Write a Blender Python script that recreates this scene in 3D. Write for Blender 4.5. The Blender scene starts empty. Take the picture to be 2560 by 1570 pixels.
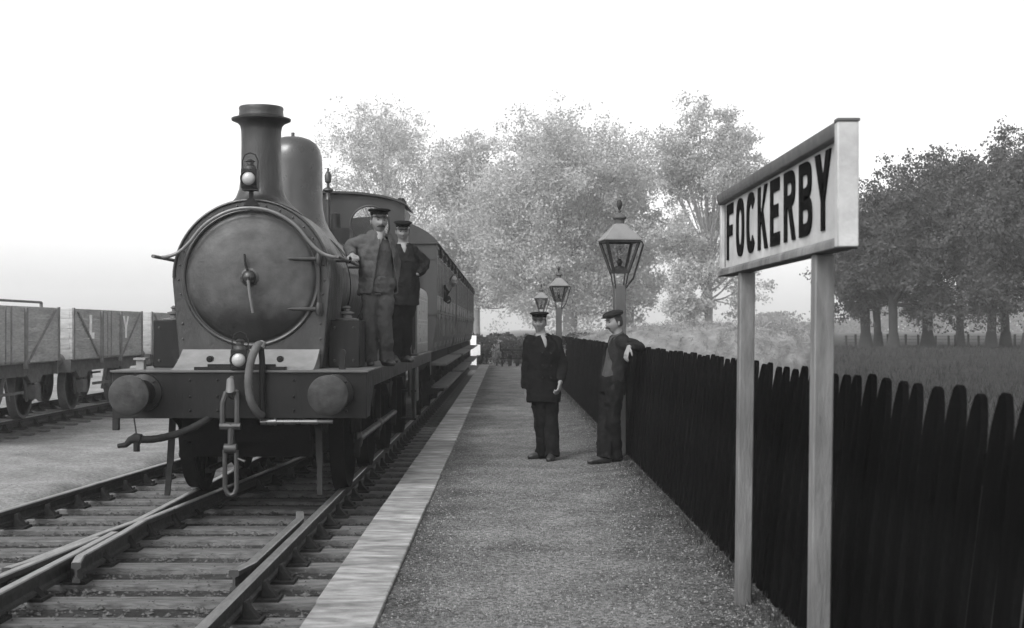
import bpy, bmesh, math, random
import numpy as np
from mathutils import Vector, Matrix, noise
R = math.radians
random.seed(7)
S = bpy.context.scene
COL = S.collection

# ------------------------------------------------------------------ camera, sky, sun, exposure
F = 3400.0                                   # focal length in photograph pixels (2560 wide)
EYE = 1.65
cd = bpy.data.cameras.new('camera'); cam = bpy.data.objects.new('camera', cd); COL.objects.link(cam)
cam.location = (0, 0, EYE); cam.rotation_euler = (R(90), 0, 0)
cd.sensor_width = 36; cd.lens = 36*F/2560; cd.shift_x = 18/2560; cd.shift_y = 37/2560
cd.clip_start = .1; cd.clip_end = 5000
cd.dof.use_dof = True; cd.dof.focus_distance = 14.5; cd.dof.aperture_fstop = 5.0
S.camera = cam

SUN_EL, SUN_AZ = 48, 215                     # azimuth clockwise from +Y: behind the camera, to the left
w = bpy.data.worlds.new('World'); S.world = w; w.use_nodes = True
nt = w.node_tree; nt.nodes.clear()
sky = nt.nodes.new('ShaderNodeTexSky'); sky.sky_type = 'NISHITA'; sky.sun_disc = False
sky.sun_elevation = R(SUN_EL); sky.sun_rotation = R(SUN_AZ); sky.dust_density = 3.0; sky.air_density = 1.0; sky.ozone_density = 1.0
bw = nt.nodes.new('ShaderNodeRGBToBW'); bg = nt.nodes.new('ShaderNodeBackground'); wo = nt.nodes.new('ShaderNodeOutputWorld')
nt.links.new(sky.outputs[0], bw.inputs[0]); nt.links.new(bw.outputs[0], bg.inputs[0]); nt.links.new(bg.outputs[0], wo.inputs[0])
bg.inputs[1].default_value = .15
sd = bpy.data.lights.new('sun', 'SUN'); sd.energy = .6; sd.angle = R(25); sd.color = (1, 1, 1)
so = bpy.data.objects.new('sun', sd); COL.objects.link(so)
az, el = R(SUN_AZ), R(SUN_EL)
so.rotation_euler = Vector((math.sin(az)*math.cos(el), math.cos(az)*math.cos(el), math.sin(el))).to_track_quat('Z', 'Y').to_euler()
S.view_settings.view_transform = 'Standard'; S.view_settings.look = 'None'; S.view_settings.gamma = 1
S.view_settings.exposure = 1.42

# ------------------------------------------------------------------ helpers
def W(px, py, D):
    """point at depth D whose direction is that of a pixel of the 2464-wide view of the photograph"""
    k = 1/.9625
    return Vector(((px*k-1262)/F*D, D, EYE-(py*k-822)/F*D))

def tag(o, label=None, cat=None, group=None, kind=None):
    if label: o['label'] = label
    if cat: o['category'] = cat
    if group: o['group'] = group
    if kind: o['kind'] = kind
    return o

def thing(name, label, cat, loc=(0, 0, 0), group=None, rz=0):
    o = bpy.data.objects.new(name, None); COL.objects.link(o); o.location = loc; o.rotation_euler = (0, 0, rz)
    o.empty_display_size = .2
    return tag(o, label, cat, group)

MATS = {}
def mat(name, v, rough=.75, var=.25, scale=4, bump=0, bscale=60, metal=0, stretch=(1, 1, 1), spec=.4, var2=0, scale2=.5, coords='Object', alpha=None, voro=0, attr=None, trans=0):
    if name in MATS: return MATS[name]
    m = bpy.data.materials.new(name); m.use_nodes = True; t = m.node_tree; N = t.nodes; L = t.links
    b = N['Principled BSDF']
    b.inputs['Roughness'].default_value = rough; b.inputs['Metallic'].default_value = metal
    b.inputs['Specular IOR Level'].default_value = spec
    tc = N.new('ShaderNodeTexCoord'); mp = N.new('ShaderNodeMapping'); mp.inputs['Scale'].default_value = stretch
    L.new(tc.outputs[coords], mp.inputs[0])
    def noise_(sc, det=6, rg=.6):
        n = N.new('ShaderNodeTexNoise'); n.inputs['Scale'].default_value = sc; n.inputs['Detail'].default_value = det; n.inputs['Roughness'].default_value = rg
        L.new(mp.outputs[0], n.inputs['Vector']); return n.outputs['Fac']
    def rng(src, lo, hi, a=.3, c=.7):
        r = N.new('ShaderNodeMapRange'); r.inputs[1].default_value = a; r.inputs[2].default_value = c; r.inputs[3].default_value = lo; r.inputs[4].default_value = hi
        L.new(src, r.inputs[0]); return r.outputs[0]
    def mul(a, c):
        x = N.new('ShaderNodeMath'); x.operation = 'MULTIPLY'; L.new(a, x.inputs[0])
        if isinstance(c, float): x.inputs[1].default_value = c
        else: L.new(c, x.inputs[1])
        return x.outputs[0]
    f = rng(noise_(scale), 1-var, 1+var)
    if var2: f = mul(f, rng(noise_(scale2, 3), 1-var2, 1+var2))
    if voro:
        vn = N.new('ShaderNodeTexVoronoi'); vn.inputs['Scale'].default_value = voro; L.new(mp.outputs[0], vn.inputs['Vector'])
        sp = N.new('ShaderNodeSeparateColor'); L.new(vn.outputs['Color'], sp.inputs[0]); f = mul(f, rng(sp.outputs[0], .45, 1.6, 0, 1))
    if attr:
        an = N.new('ShaderNodeAttribute'); an.attribute_name = attr; f = mul(f, an.outputs['Fac'])
    f = mul(f, float(v))
    cb = N.new('ShaderNodeCombineColor')
    for i in range(3): L.new(f, cb.inputs[i])
    L.new(cb.outputs[0], b.inputs['Base Color'])
    if bump:
        bn = N.new('ShaderNodeBump'); bn.inputs['Strength'].default_value = min(1, bump); bn.inputs['Distance'].default_value = .02*max(1, bump)
        L.new(noise_(bscale, 4, .65), bn.inputs['Height']); L.new(bn.outputs[0], b.inputs['Normal'])
    rr = rng(noise_(scale*2.3), max(.03, rough-.12), min(1, rough+.12)); L.new(rr, b.inputs['Roughness'])
    if trans:
        tl = N.new('ShaderNodeBsdfTranslucent'); mx = N.new('ShaderNodeMixShader'); mx.inputs[0].default_value = trans; L.new(cb.outputs[0], tl.inputs[0])
        L.new(b.outputs[0], mx.inputs[1]); L.new(tl.outputs[0], mx.inputs[2]); L.new(mx.outputs[0], N['Material Output'].inputs[0])
    MATS[name] = m; return m

class MB:
    def __init__(s): s.v = []; s.f = []
    def add(s, vs, fs):
        n = len(s.v); s.v += [tuple(p) for p in vs]; s.f += [tuple(i+n for i in q) for q in fs]; return s
    def box(s, x0, x1, y0, y1, z0, z1, M=None):
        vs = [Vector((x, y, z)) for z in (z0, z1) for y in (y0, y1) for x in (x0, x1)]
        if M is not None: vs = [M @ p for p in vs]
        return s.add(vs, [(0, 2, 3, 1), (4, 5, 7, 6), (0, 1, 5, 4), (2, 6, 7, 3), (0, 4, 6, 2), (1, 3, 7, 5)])
    def bar(s, a, b, w, h, up=(0, 0, 1)):
        a, b = Vector(a), Vector(b); d = b-a; L = d.length; d.normalize(); up = Vector(up)
        x = d.cross(up)
        if x.length < 1e-4: x = d.cross(Vector((1, 0, 0)))
        x.normalize(); z = x.cross(d)
        vs = [a+d*t+x*i*w/2+z*j*h/2 for j in (-1, 1) for t in (0, L) for i in (-1, 1)]
        return s.add(vs, [(0, 2, 3, 1), (4, 5, 7, 6), (0, 1, 5, 4), (2, 6, 7, 3), (0, 4, 6, 2), (1, 3, 7, 5)])
    def loft(s, rings, cap=True, closed=False):
        n = len(rings[0]); vs = [p for r in rings for p in r]; fs = []
        m = len(rings)
        for k in range(m if closed else m-1):
            a, b = k*n, ((k+1) % m)*n
            for i in range(n): j = (i+1) % n; fs.append((a+i, a+j, b+j, b+i))
        if cap and not closed: fs.append(tuple(range(n-1, -1, -1))); fs.append(tuple((m-1)*n+i for i in range(n)))
        return s.add(vs, fs)
    def tube(s, pts, r, n=10, side=None, closed=False, cap=True):
        """r: a number, or one (ra, rb) or number per point; ra lies along side"""
        pts = [Vector(p) for p in pts]; m = len(pts)
        if not isinstance(r, (list, tuple)): r = [r]*m
        rings = []; prev = Vector(side) if side is not None else None
        for k, p in enumerate(pts):
            if closed: t = pts[(k+1) % m]-pts[k-1]
            else: t = pts[min(k+1, m-1)]-pts[max(k-1, 0)]
            t.normalize()
            x = prev if prev is not None else (Vector((0, 0, 1)) if abs(t.z) < .9 else Vector((1, 0, 0)))
            x = x-t*x.dot(t)
            if x.length < 1e-4: x = t.orthogonal()
            x.normalize(); y = t.cross(x); prev = x
            ra, rb = r[k] if isinstance(r[k], (list, tuple)) else (r[k], r[k])
            rings.append([p+x*math.cos(2*math.pi*i/n)*ra+y*math.sin(2*math.pi*i/n)*rb for i in range(n)])
        return s.loft(rings, cap, closed)
    def lathe(s, prof, o=(0, 0, 0), axis='z', n=32):
        o = Vector(o); rings = []
        for r, t in prof:
            r = max(r, 1e-4); ring = []
            for i in range(n):
                a = 2*math.pi*i/n; c, q = r*math.cos(a), r*math.sin(a)
                ring.append(o+Vector({'z': (c, q, t), 'y': (c, t, -q), 'x': (t, c, q)}[axis]))
            rings.append(ring)
        return s.loft(rings)
    def prism(s, poly, a0, a1, axis='y'):
        """poly in the other two axes, extruded from a0 to a1"""
        f = {'y': lambda p, a: (p[0], a, p[1]), 'x': lambda p, a: (a, p[0], p[1]), 'z': lambda p, a: (p[0], p[1], a)}[axis]
        return s.loft([[f(p, a0) for p in poly], [f(p, a1) for p in poly]])
    def ball(s, c, r, n=12, m=8, M=None):
        if not isinstance(r, (list, tuple)): r = (r, r, r)
        c = Vector(c); rings = []
        for k in range(m+1):
            th = -math.pi/2+math.pi*k/m; ct, st = max(math.cos(th), .003), math.sin(th)
            ring = [Vector((r[0]*ct*math.cos(2*math.pi*i/n), r[1]*ct*math.sin(2*math.pi*i/n), r[2]*st)) for i in range(n)]
            rings.append([(M @ p if M is not None else p)+c for p in ring])
        return s.loft(rings)
    def build(s, name, m, parent=None, smooth=38, bev=0, label=None, kind=None, loc=None):
        me = bpy.data.meshes.new(name); me.from_pydata(s.v, [], s.f); 
        bm = bmesh.new(); bm.from_mesh(me); bmesh.ops.recalc_face_normals(bm, faces=bm.faces)
        if bev: bmesh.ops.bevel(bm, geom=[e for e in bm.edges if len(e.link_faces) == 2 and e.calc_face_angle(0) > .6], offset=bev, segments=1, profile=.5, affect='EDGES')
        bm.to_mesh(me); bm.free()
        if smooth:
            me.polygons.foreach_set('use_smooth', [True]*len(me.polygons)); me.set_sharp_from_angle(angle=R(smooth))
        if m is not None: me.materials.append(m)
        o = bpy.data.objects.new(name, me); COL.objects.link(o)
        if parent is not None: o.parent = parent
        if loc is not None: o.location = loc
        if label: o['label'] = label
        if kind: o['kind'] = kind
        return o

def raw(name, verts, faces, m, parent=None, smooth=False):
    me = bpy.data.meshes.new(name); me.from_pydata(verts, [], faces)
    if smooth: me.polygons.foreach_set('use_smooth', [True]*len(me.polygons))
    me.materials.append(m); o = bpy.data.objects.new(name, me); COL.objects.link(o)
    if parent is not None: o.parent = parent
    return o

def quads(name, V, m, parent=None):
    """V: (n,k,3) array of separate k-gons"""
    n, k = V.shape[:2]
    me = bpy.data.meshes.new(name); me.vertices.add(n*k); me.vertices.foreach_set('co', V.reshape(-1).astype(np.float32))
    me.loops.add(n*k); me.loops.foreach_set('vertex_index', np.arange(n*k, dtype=np.int32))
    me.polygons.add(n); me.polygons.foreach_set('loop_start', np.arange(0, n*k, k, dtype=np.int32)); 
    me.update(calc_edges=True); me.validate(); me.materials.append(m)
    o = bpy.data.objects.new(name, me); COL.objects.link(o)
    if parent is not None: o.parent = parent
    return o

def copy_tree(o, parent=None):
    c = o.copy(); COL.objects.link(c)
    if parent is not None: c.parent = parent
    for ch in list(KIDS.get(o.name, [])) or [x for x in o.children]: copy_tree(ch, c)
    return c
KIDS = {}

def lerp(a, b, t): return a+(b-a)*t
def sstep(a, b, x):
    t = min(1, max(0, (x-a)/(b-a))); return t*t*(3-2*t)

# ------------------------------------------------------------------ materials (monochrome plate: every surface is a grey)
def fine_disc(mb):
    # re-cut the dished door into fine rings so that its soot mark has a soft ragged edge
    m = MB(); pr = [(.001, .50), (.15, .503), (.3, .515), (.45, .535), (.56, .56), (.605, .578), (.618, .60)]
    out = []
    for (a, b), (c, d) in zip(pr[:-1], pr[1:]):
        n = max(1, int((c-a)/.02))
        out += [(a+(c-a)*k/n, b+(d-b)*k/n) for k in range(n)]
    m.lathe((out+[(.618, .60), (.5, .61), (.001, .61)])[::-1], (0, 0, 2.14), 'y', 96); return m.v, m.f
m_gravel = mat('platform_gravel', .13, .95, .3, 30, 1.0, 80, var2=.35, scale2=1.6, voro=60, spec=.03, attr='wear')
m_edge = mat('worn_timber_edging', .19, .85, .5, 9, .6, 40, stretch=(.6, 1.5, 1), var2=.45, scale2=2.0, spec=.2)
m_sleeper = mat('weathered_sleeper', .115, .85, .5, 7, .9, 30, stretch=(.9, 5, 3), var2=.35, scale2=.9, spec=.3)
m_rail = mat('rail_steel', .24, .38, .3, 6, .1, 60, metal=.6, stretch=(3, .6, 3), spec=.5)
m_railside = mat('rusty_rail', .03, .7, .3, 8, .2, 60)
m_iron = mat('cast_iron', .014, .75, .4, 12, .4, 40, spec=.2)
m_black = mat('loco_black', .007, .42, .5, 5, .15, 25, stretch=(1.5, 1.5, .5), var2=.6, scale2=1.6, spec=.22)
m_smoke = mat('smokebox_grey_black', .014, .40, .5, 6, .25, 30, stretch=(1.6, 1.6, .5), var2=.6, scale2=2, spec=.6)
m_under = mat('oily_underframe', .004, .8, .4, 8, .2, 40, spec=.08)
m_light = mat('pale_apron_plate', .16, .5, .2, 6, .05, 40)
m_bright = mat('bright_steel', .12, .5, .15, 10, metal=.3)
m_cab = mat('cab_paint', .022, .4, .2, 3, .05, 25, var2=.15)
m_tank = mat('lined_side_paint', .13, .35, .2, 3, .03, 25)
m_line = mat('lining_paint', .35, .4, .1, 3)
m_lens = mat('lamp_lens', .3, .15, .1, 3, spec=.8)
m_coach = mat('coach_brown', .028, .5, .25, 3, .05, 25, stretch=(1, 1, .4))
m_coachl = mat('coach_panel', .095, .4, .25, 3, .03, 25)
m_roof = mat('coach_roof_canvas', .03, .8, .3, 2, .2, 20)
m_wag = mat('wagon_grey', .38, .85, .25, 6, .3, 40, stretch=(1, 1, 5), var2=.2, scale2=1)
m_wagd = mat('wagon_ironwork', .12, .75, .3, 8)
m_wagi = mat('wagon_strapping', .2, .75, .3, 8)
m_white = mat('white_lettering', .95, .7, .12, 8)
m_fence = mat('tarred_fence_wood', .005, .95, .5, 6, .5, 40, stretch=(3, 3, .5), spec=.0)
m_sign = mat('sign_cream_paint', .36, .65, .16, 7, .2, 30, var2=.2, scale2=3)
m_signd = mat('sign_moulding_dark', .08, .6, .2, 8, .1, 30)  # top moulding, end cap and border lines, darker than the board
m_letter = mat('sign_black_letters', .005, .8, .3, 10, spec=.02)
m_post = mat('sign_post_paint', .115, .75, .35, 7, .4, 40, stretch=(2, 2, .4), var2=.5, scale2=1.8)
m_lpost = mat('lamp_post_wood', .06, .8, .25, 5, .3, 40, stretch=(2, 2, .5))
m_lamp = mat('lamp_iron', .015, .6, .3, 8)
m_lroof = mat('lamp_hood', .14, .5, .15, 6)
m_skin = mat('skin', .19, .65, .12, 20, .08, 90, spec=.2)
m_dark = mat('dark_serge', .009, .95, .3, 12, .5, 60, spec=.02)
m_dark2 = mat('dark_jacket', .016, .95, .35, 10, .6, 45, spec=.02)
m_denim = mat('faded_overall', .05, .95, .25, 9, .6, 40, spec=.1, var2=.25, scale2=3)
m_denim2 = mat('faded_jacket', .065, .95, .22, 9, .6, 40, spec=.1, var2=.2, scale2=3)
m_knit = mat('grey_knit', .05, .95, .2, 20, .6, 80, spec=.1)
m_shirt = mat('shirt', .2, .8, .1, 12, .3, 40)
m_hair = mat('dark_hair', .015, .8, .3, 60)
m_boot = mat('leather_boots', .018, .5, .4, 15, .2, 40)
m_leaf = mat('hazed_leaf', .40, .8, .25, 1, spec=0, trans=.4)  # far-tree leaves: fading by mist put into a paler grey
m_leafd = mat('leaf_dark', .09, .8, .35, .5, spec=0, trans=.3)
m_barkp = mat('hazed_bark', .16, .95, .3, 2, .6, 8)  # far-tree bark lightened in its colour to read as mist
m_bark = mat('bark', .025, .95, .3, 2, .6, 8)
m_hedge = mat('hedge_leaf', .03, .8, .4, 1.5, spec=.1)
m_hay = mat('straw', .15, .95, .35, 3, .8, 12, spec=.1, var2=.2, scale2=.4)
m_grass = mat('grass_blades', .032, .9, .4, 3, spec=.1)
m_grassl = mat('dry_grass_blades', .3, .9, .4, 3, spec=.1)
m_stone = mat('pebbles', .15, .9, .95, 90, spec=.15)
m_stoned = mat('ballast_stones', .06, .9, .95, 40, spec=.15)

def glass_mat():
    m = bpy.data.materials.new('lamp_glass'); m.use_nodes = True; t = m.node_tree; N = t.nodes; N.clear()
    o = N.new('ShaderNodeOutputMaterial'); mx = N.new('ShaderNodeMixShader'); tr = N.new('ShaderNodeBsdfTransparent'); gl = N.new('ShaderNodeBsdfGlossy')
    tr.inputs[0].default_value = (.82, .82, .82, 1); gl.inputs['Roughness'].default_value = .1; mx.inputs[0].default_value = .1
    t.links.new(tr.outputs[0], mx.inputs[1]); t.links.new(gl.outputs[0], mx.inputs[2]); t.links.new(mx.outputs[0], o.inputs[0]); return m
m_glass = glass_mat()
m_pane = mat('dark_window_glass', .02, .12, .2, 1, spec=.7)

def ground_mat():
    m = bpy.data.materials.new('ground_soil'); m.use_nodes = True; t = m.node_tree; N = t.nodes; L = t.links; b = N['Principled BSDF']
    b.inputs['Roughness'].default_value = .95; b.inputs['Specular IOR Level'].default_value = .1
    tc = N.new('ShaderNodeTexCoord'); at = N.new('ShaderNodeAttribute'); at.attribute_name = 'soil'
    def nz(sc, d=6):
        n = N.new('ShaderNodeTexNoise'); n.inputs['Scale'].default_value = sc; n.inputs['Detail'].default_value = d; n.inputs['Roughness'].default_value = .65
        L.new(tc.outputs['Object'], n.inputs['Vector']); return n.outputs['Fac']
    def rng(s, lo, hi):
        r = N.new('ShaderNodeMapRange'); r.inputs[1].default_value = .3; r.inputs[2].default_value = .7; r.inputs[3].default_value = lo; r.inputs[4].default_value = hi; L.new(s, r.inputs[0]); return r.outputs[0]
    def mul(a, c):
        x = N.new('ShaderNodeMath'); x.operation = 'MULTIPLY'; L.new(a, x.inputs[0]); L.new(c, x.inputs[1]); return x.outputs[0]
    f = mul(mul(rng(nz(20), .6, 1.4), rng(nz(2.2), .75, 1.25)), mul(rng(nz(.25, 3), .75, 1.25), at.outputs['Fac']))
    cb = N.new('ShaderNodeCombineColor')
    for i in range(3): L.new(f, cb.inputs[i])
    L.new(cb.outputs[0], b.inputs['Base Color'])
    bn = N.new('ShaderNodeBump'); bn.inputs['Strength'].default_value = .9; bn.inputs['Distance'].default_value = .03; L.new(nz(25), bn.inputs['Height']); L.new(bn.outputs[0], b.inputs['Normal'])
    return m

# ------------------------------------------------------------------ ground
XC = -2.43                                   # centre of the train's track
def x_out(D): return -4.57+.088*(D-12.3)     # outer rail of the diverging track
PLAT = .17; PX0, PX1 = -1.01, -.64; PEND = 54.7; FX = 1.39
def platz(x, y): return PLAT+.06*sstep(.5, 1.45, x)+.006*noise.noise(Vector((x*3, y*3, 0)))
def gz(x, y):
    left = x_out(max(6, min(y, 24)))-.42
    if x < left: z = lerp(-.09, -.222, sstep(left-.3, left, x)) if x > left-.3 else -.09
    elif x < -1.0: z = -.225
    elif x < 1.5 and y < PEND+.2: z = -.3
    else: z = .18+(.2*sstep(1.5, 4, x) if x > 0 else 0)
    if x > 1.5: z += .36*sstep(22, 60, y)*sstep(2, 9, x)
    if y > PEND+.2 and -1.05 < x < 1.5: z = .15
    return z+.012*noise.noise(Vector((x*1.7, y*1.7, 3)))+(.05*noise.noise(Vector((x*.2, y*.2, 9))) if x > 2 or x < -6 else 0)
def soil(x, y):
    if x < x_out(max(6, min(y, 24)))-.5: return .2
    if x < -1: return .03
    if x > 1.6: return .024 if y > 25 else .035
    return .12
xs = sorted(set([round(v, 3) for v in list(np.arange(-12, 8, .25))+[-1.06, -1.0, -.98, 1.48, 1.52]+[-12-1.35**k for k in range(1, 24)]+[8+1.33**k for k in range(1, 25)]]))
ys = sorted(set([round(v, 3) for v in list(np.arange(-6, 62, .4))+[PEND+.1, PEND+.3]+[62+1.3**k for k in range(1, 28)]+[-6-1.5**k for k in range(1, 11)]]))
gv = [(x, y, gz(x, y)) for y in ys for x in xs]
nx = len(xs); gf = [(j*nx+i, j*nx+i+1, (j+1)*nx+i+1, (j+1)*nx+i) for j in range(len(ys)-1) for i in range(nx-1)]
g = raw('ground', gv, gf, ground_mat(), smooth=True); tag(g, kind='structure')
at = g.data.attributes.new('soil', 'FLOAT', 'POINT'); at.data.foreach_set('value', [soil(x, y) for y in ys for x in xs])

# platform
pxs = [PX1-.01]+list(np.arange(-.5, 1.5, .12))+[1.5]; pys = list(np.arange(-5, 30, .15))+list(np.arange(30, PEND, .6))+[PEND]
pv = [(x, y, platz(x, y)) for y in pys for x in pxs]; n_ = len(pxs)
pf = [(j*n_+i, j*n_+i+1, (j+1)*n_+i+1, (j+1)*n_+i) for j in range(len(pys)-1) for i in range(n_-1)]
b0 = len(pv); pv += [(x, PEND, -.3) for x in pxs]; e0 = (len(pys)-1)*n_
pf += [(e0+i, b0+i, b0+i+1, e0+i+1) for i in range(n_-1)]
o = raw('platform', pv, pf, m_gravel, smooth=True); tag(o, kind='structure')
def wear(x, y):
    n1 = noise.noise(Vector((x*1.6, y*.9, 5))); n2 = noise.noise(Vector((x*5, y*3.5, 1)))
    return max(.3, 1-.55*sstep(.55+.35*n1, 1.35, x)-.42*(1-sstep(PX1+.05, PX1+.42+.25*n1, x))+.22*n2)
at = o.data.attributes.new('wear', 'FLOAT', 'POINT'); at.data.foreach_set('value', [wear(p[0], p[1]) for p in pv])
mb = MB()
y = -5.0
random.seed(3)
while y < PEND:                               # timber coping, one length after another
    L_ = min(4.1, PEND-y); dx = random.uniform(-.004, .004); dz = random.uniform(-.003, .003)
    mb.box(PX0+dx, PX1+dx, y+.001, y+L_-.001, .05, PLAT+.022+dz); y += L_
o = mb.build('platform_edging', m_edge, bev=.008); tag(o, kind='structure')
mb = MB().box(PX0+.05, PX0+.15, -5, PEND, -.4, .05); tag(mb.build('platform_wall', mat('platform_face', .03, .9, .4, 5, .5, 20), bev=0), kind='structure')

# loose gravel (uncountable)
def stones(name, n, xr, yr, zf, s0, s1, m, seed, pw=2.0, flat=.6, left_limit=False):
    r = np.random.default_rng(seed)
    u = r.random(n); ya = yr[0]+(yr[1]-yr[0])*u**pw
    xa = r.uniform(xr[0], xr[1], n)
    base = np.array([(0, 0, .8), (1, 0, 0), (.2, .9, .1), (-.9, .35, -.1), (-.5, -.8, .1), (.5, -.8, 0)])
    tri = [(0, 1, 2), (0, 2, 3), (0, 3, 4), (0, 4, 5), (0, 5, 1)]
    sz = r.uniform(s0, s1, n)*(.6+.8*r.random(n)**3); V = np.zeros((n, 6, 3))
    a = r.uniform(0, 6.28, n); ca, sa = np.cos(a), np.sin(a)
    B = base[None]*(1+r.uniform(-.3, .3, (n, 6, 3)))*sz[:, None, None]
    V[:, :, 0] = B[:, :, 0]*ca[:, None]-B[:, :, 1]*sa[:, None]; V[:, :, 1] = B[:, :, 0]*sa[:, None]+B[:, :, 1]*ca[:, None]; V[:, :, 2] = B[:, :, 2]*flat
    z = np.array([zf(x, y) for x, y in zip(xa, ya)])
    V += np.stack([xa, ya, z], -1)[:, None]
    if left_limit: V = V[np.array([x > x_out(max(6, min(y, 24)))-.38 for x, y in zip(xa, ya)])]
    T = V[:, tri].reshape(-1, 3, 3)
    o = quads(name, T, m); o['kind'] = 'stuff'; return o
stones('platform_pebbles', 42000, (PX1-.015, 1.38), (5.5, 24), lambda x, y: platz(x, y)-.001, .003, .0085, m_stone, 1, 1.8, 1.0)
stones('track_ballast', 20000, (-5.4, -1.03), (5.5, 26), lambda x, y: gz(x, y)+.004, .012, .034, m_stoned, 2, 1.6, .8, True)
stones('sleeper_grit', 5000, (-5.0, -1.1), (5.5, 20), lambda x, y: -.181, .005, .018, m_stoned, 12, 1.6, .8, True)
stones('yard_stones', 6000, (-11, -5.3), (10, 30), lambda x, y: gz(x, y)-.004, .008, .022, m_stone, 4, 1.0)

def blades(name, pts, h, wd, m, seed, lean=.5):
    r = np.random.default_rng(seed); P = np.array(pts); n = len(P)
    a = r.uniform(0, 6.28, n); hh = h*r.uniform(.4, 1.2, n); le = r.uniform(-lean, lean, (n, 2))*hh[:, None]; ww = wd*r.uniform(.6, 1.4, n)
    V = np.zeros((n, 3, 3)); dx = np.stack([np.cos(a)*ww, np.sin(a)*ww, 0*a], -1)
    V[:, 0] = P-dx; V[:, 1] = P+dx; V[:, 2] = P+np.stack([le[:, 0], le[:, 1], hh], -1)
    o = quads(name, V, m); o['kind'] = 'stuff'; return o
r_ = np.random.default_rng(11)
pts = []
for i in range(6500):                          # weeds along the fence foot, in clumps
    y = 4.5+40*r_.random()**1.6; c = noise.noise(Vector((y*2.1, 0, 0)))
    x = FX-.02-abs(r_.normal(0, .05+.10*max(0, c+.25)))
    if c < -.35 and r_.random() < .7: continue
    pts.append((x, y, platz(x, y)-.01))
blades('grass', pts, .055, .004, m_grass, 5)
pts = [(FX+.1+abs(r_.normal(0, .12)), 4+40*r_.random()**1.5, .2) for i in range(2500)]
blades('grass', pts, .1, .005, m_grass, 6)
pts = []
for i in range(26000):
    y = 8+62*r_.random()**1.2; x = 2+y*r_.uniform(.02, .42); pts.append((x, y, gz(x, y)-.02))
blades('field_grass', pts, .22, .012, m_grass, 8)

# ------------------------------------------------------------------ track
def sect(head=.035, web=.009, foot=.035, h=.145):  # bullhead rail section (x, z), top at z=0
    return [(-head, -.008), (-head+.008, 0), (head-.008, 0), (head, -.008), (head, -.038), (web, -.052), (web, -h+.036), (foot*.8, -h+.024), (foot*.8, -h), (-foot*.8, -h), (-foot*.8, -h+.024), (-web, -h+.036), (-web, -.052), (-head, -.038)]
def rail(name, pts, label, z=0, group=None):
    t = MB(); rings = []
    for k, (x, y) in enumerate(pts):
        rings.append([(x+sx, y, z+sz) for sx, sz in sect()])
    t.loft(rings); o = t.build(name, m_rail, smooth=30)
    o.data.materials.append(m_railside)
    for p in o.data.polygons:
        if p.normal.z < .5 or p.center.z < z-.02: p.material_index = 1
    tag(o, label, 'rail', group); return o
XR, XL = XC+.747, XC-.747
rail('running_rail', [(XR, 2), (XR, 70)], 'steel rail of the train track nearest the platform edging')
rail('running_rail', [(x_out(D), D) for D in np.arange(4, 27.5, 1.0)], 'outermost rail of the track branching off to the left')
def xi(D): return x_out(D)+1.494
nose = [D for D in np.arange(9, 13, .01) if xi(D) <= XL][-1]
rail('running_rail', [(xi(nose-1.55)-.13, nose-1.75), (xi(nose-1.5)-.085, nose-1.5), (xi(nose-.15)-.075, nose-.15), (XL-.0, nose+.55), (XL, nose+1.2), (XL, 70)], 'left rail of the train track ending in a wing at the crossing')
rail('wing_rail', [(XL+.15, nose-1.55), (XL+.085, nose-1.25), (XL+.075, nose-.1), (xi(nose+.6)+.0, nose+.6), (xi(nose+4), nose+4), (xi(24), 24)], 'rail of the branch crossing inside the train track with a flared end')
rail('running_rail', [(XL, 2), (XL, nose-.08)], 'bright rail running from the crossing nose to the lower left corner')
rail('running_rail', [(xi(3), 3), (xi(nose-.35)-.03, nose-.35)], 'second rail spreading left from the crossing nose')
rail('check_rail', [(XR-.17, 9.3), (XR-.115, 9.65), (XR-.11, 11.9), (XR-.17, 12.3)], 'short check rail with flared ends inside the platform side rail')

# crossing sleepers / ordinary sleepers, each with its cast chairs
def chair_mb(mb, x, s=1, z=-.145):
    mb.box(x-.17, x+.17, -.1, .1, z-.04, z-.012)
    for sg in (-1, 1): mb.prism([(x+sg*.05, z+.095), (x+sg*.075, z+.10), (x+sg*.095, z+.05), (x+sg*.15, z-.012), (x+sg*.04, z-.012)][::sg], -.045, .045)
    for sg in (-1, 1): mb.lathe([(.016, z-.012), (.016, z+.012), (.008, z+.018)], (x+sg*.14, .06*sg, 0), n=8)
def sleeper(y, x0, x1, xrails, label, group, z=0, skew=0, detail=True):
    o = MB().box(x0, x1, -.115, .115, -.32, -.18).build('railway_sleeper', m_sleeper, bev=.01, loc=(0, y, z)); o.rotation_euler = (0, 0, skew)
    tag(o, label, 'sleeper', group)
    for x in xrails:
        mb = MB(); chair_mb(mb, x); mb.build('rail_chair', m_iron, o, bev=.004 if detail else 0)
    return o
random.seed(21)
D = 5.15; k = 0
while D < 26:
    xr = [XR, x_out(D)]
    if D > nose+1.1: xr += [XL, xi(D)]
    elif D > nose-1.7: xr += [XL+.0]
    else: xr += [XL, xi(D)]
    if abs(xr[-1]-XL) < .32 and len(xr) == 4: xr = xr[:2]+[(XL+xr[-1])/2]
    sleeper(D, x_out(D)-.38+random.uniform(-.06, .06), XR+.45+random.uniform(-.04, .05), xr, 'long weathered crossing timber lying under the branching rails', 'long crossing timbers under the points', z=random.uniform(-.006, .004), skew=random.uniform(-.008, .008))
    D += .672+random.uniform(-.02, .02)
sl = sleeper(D, XL-.5, XR+.45, [XL, XR], 'shorter weathered sleeper under the train beside the platform', 'sleepers under the train', detail=False)
chs = [c for c in sl.children]
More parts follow.
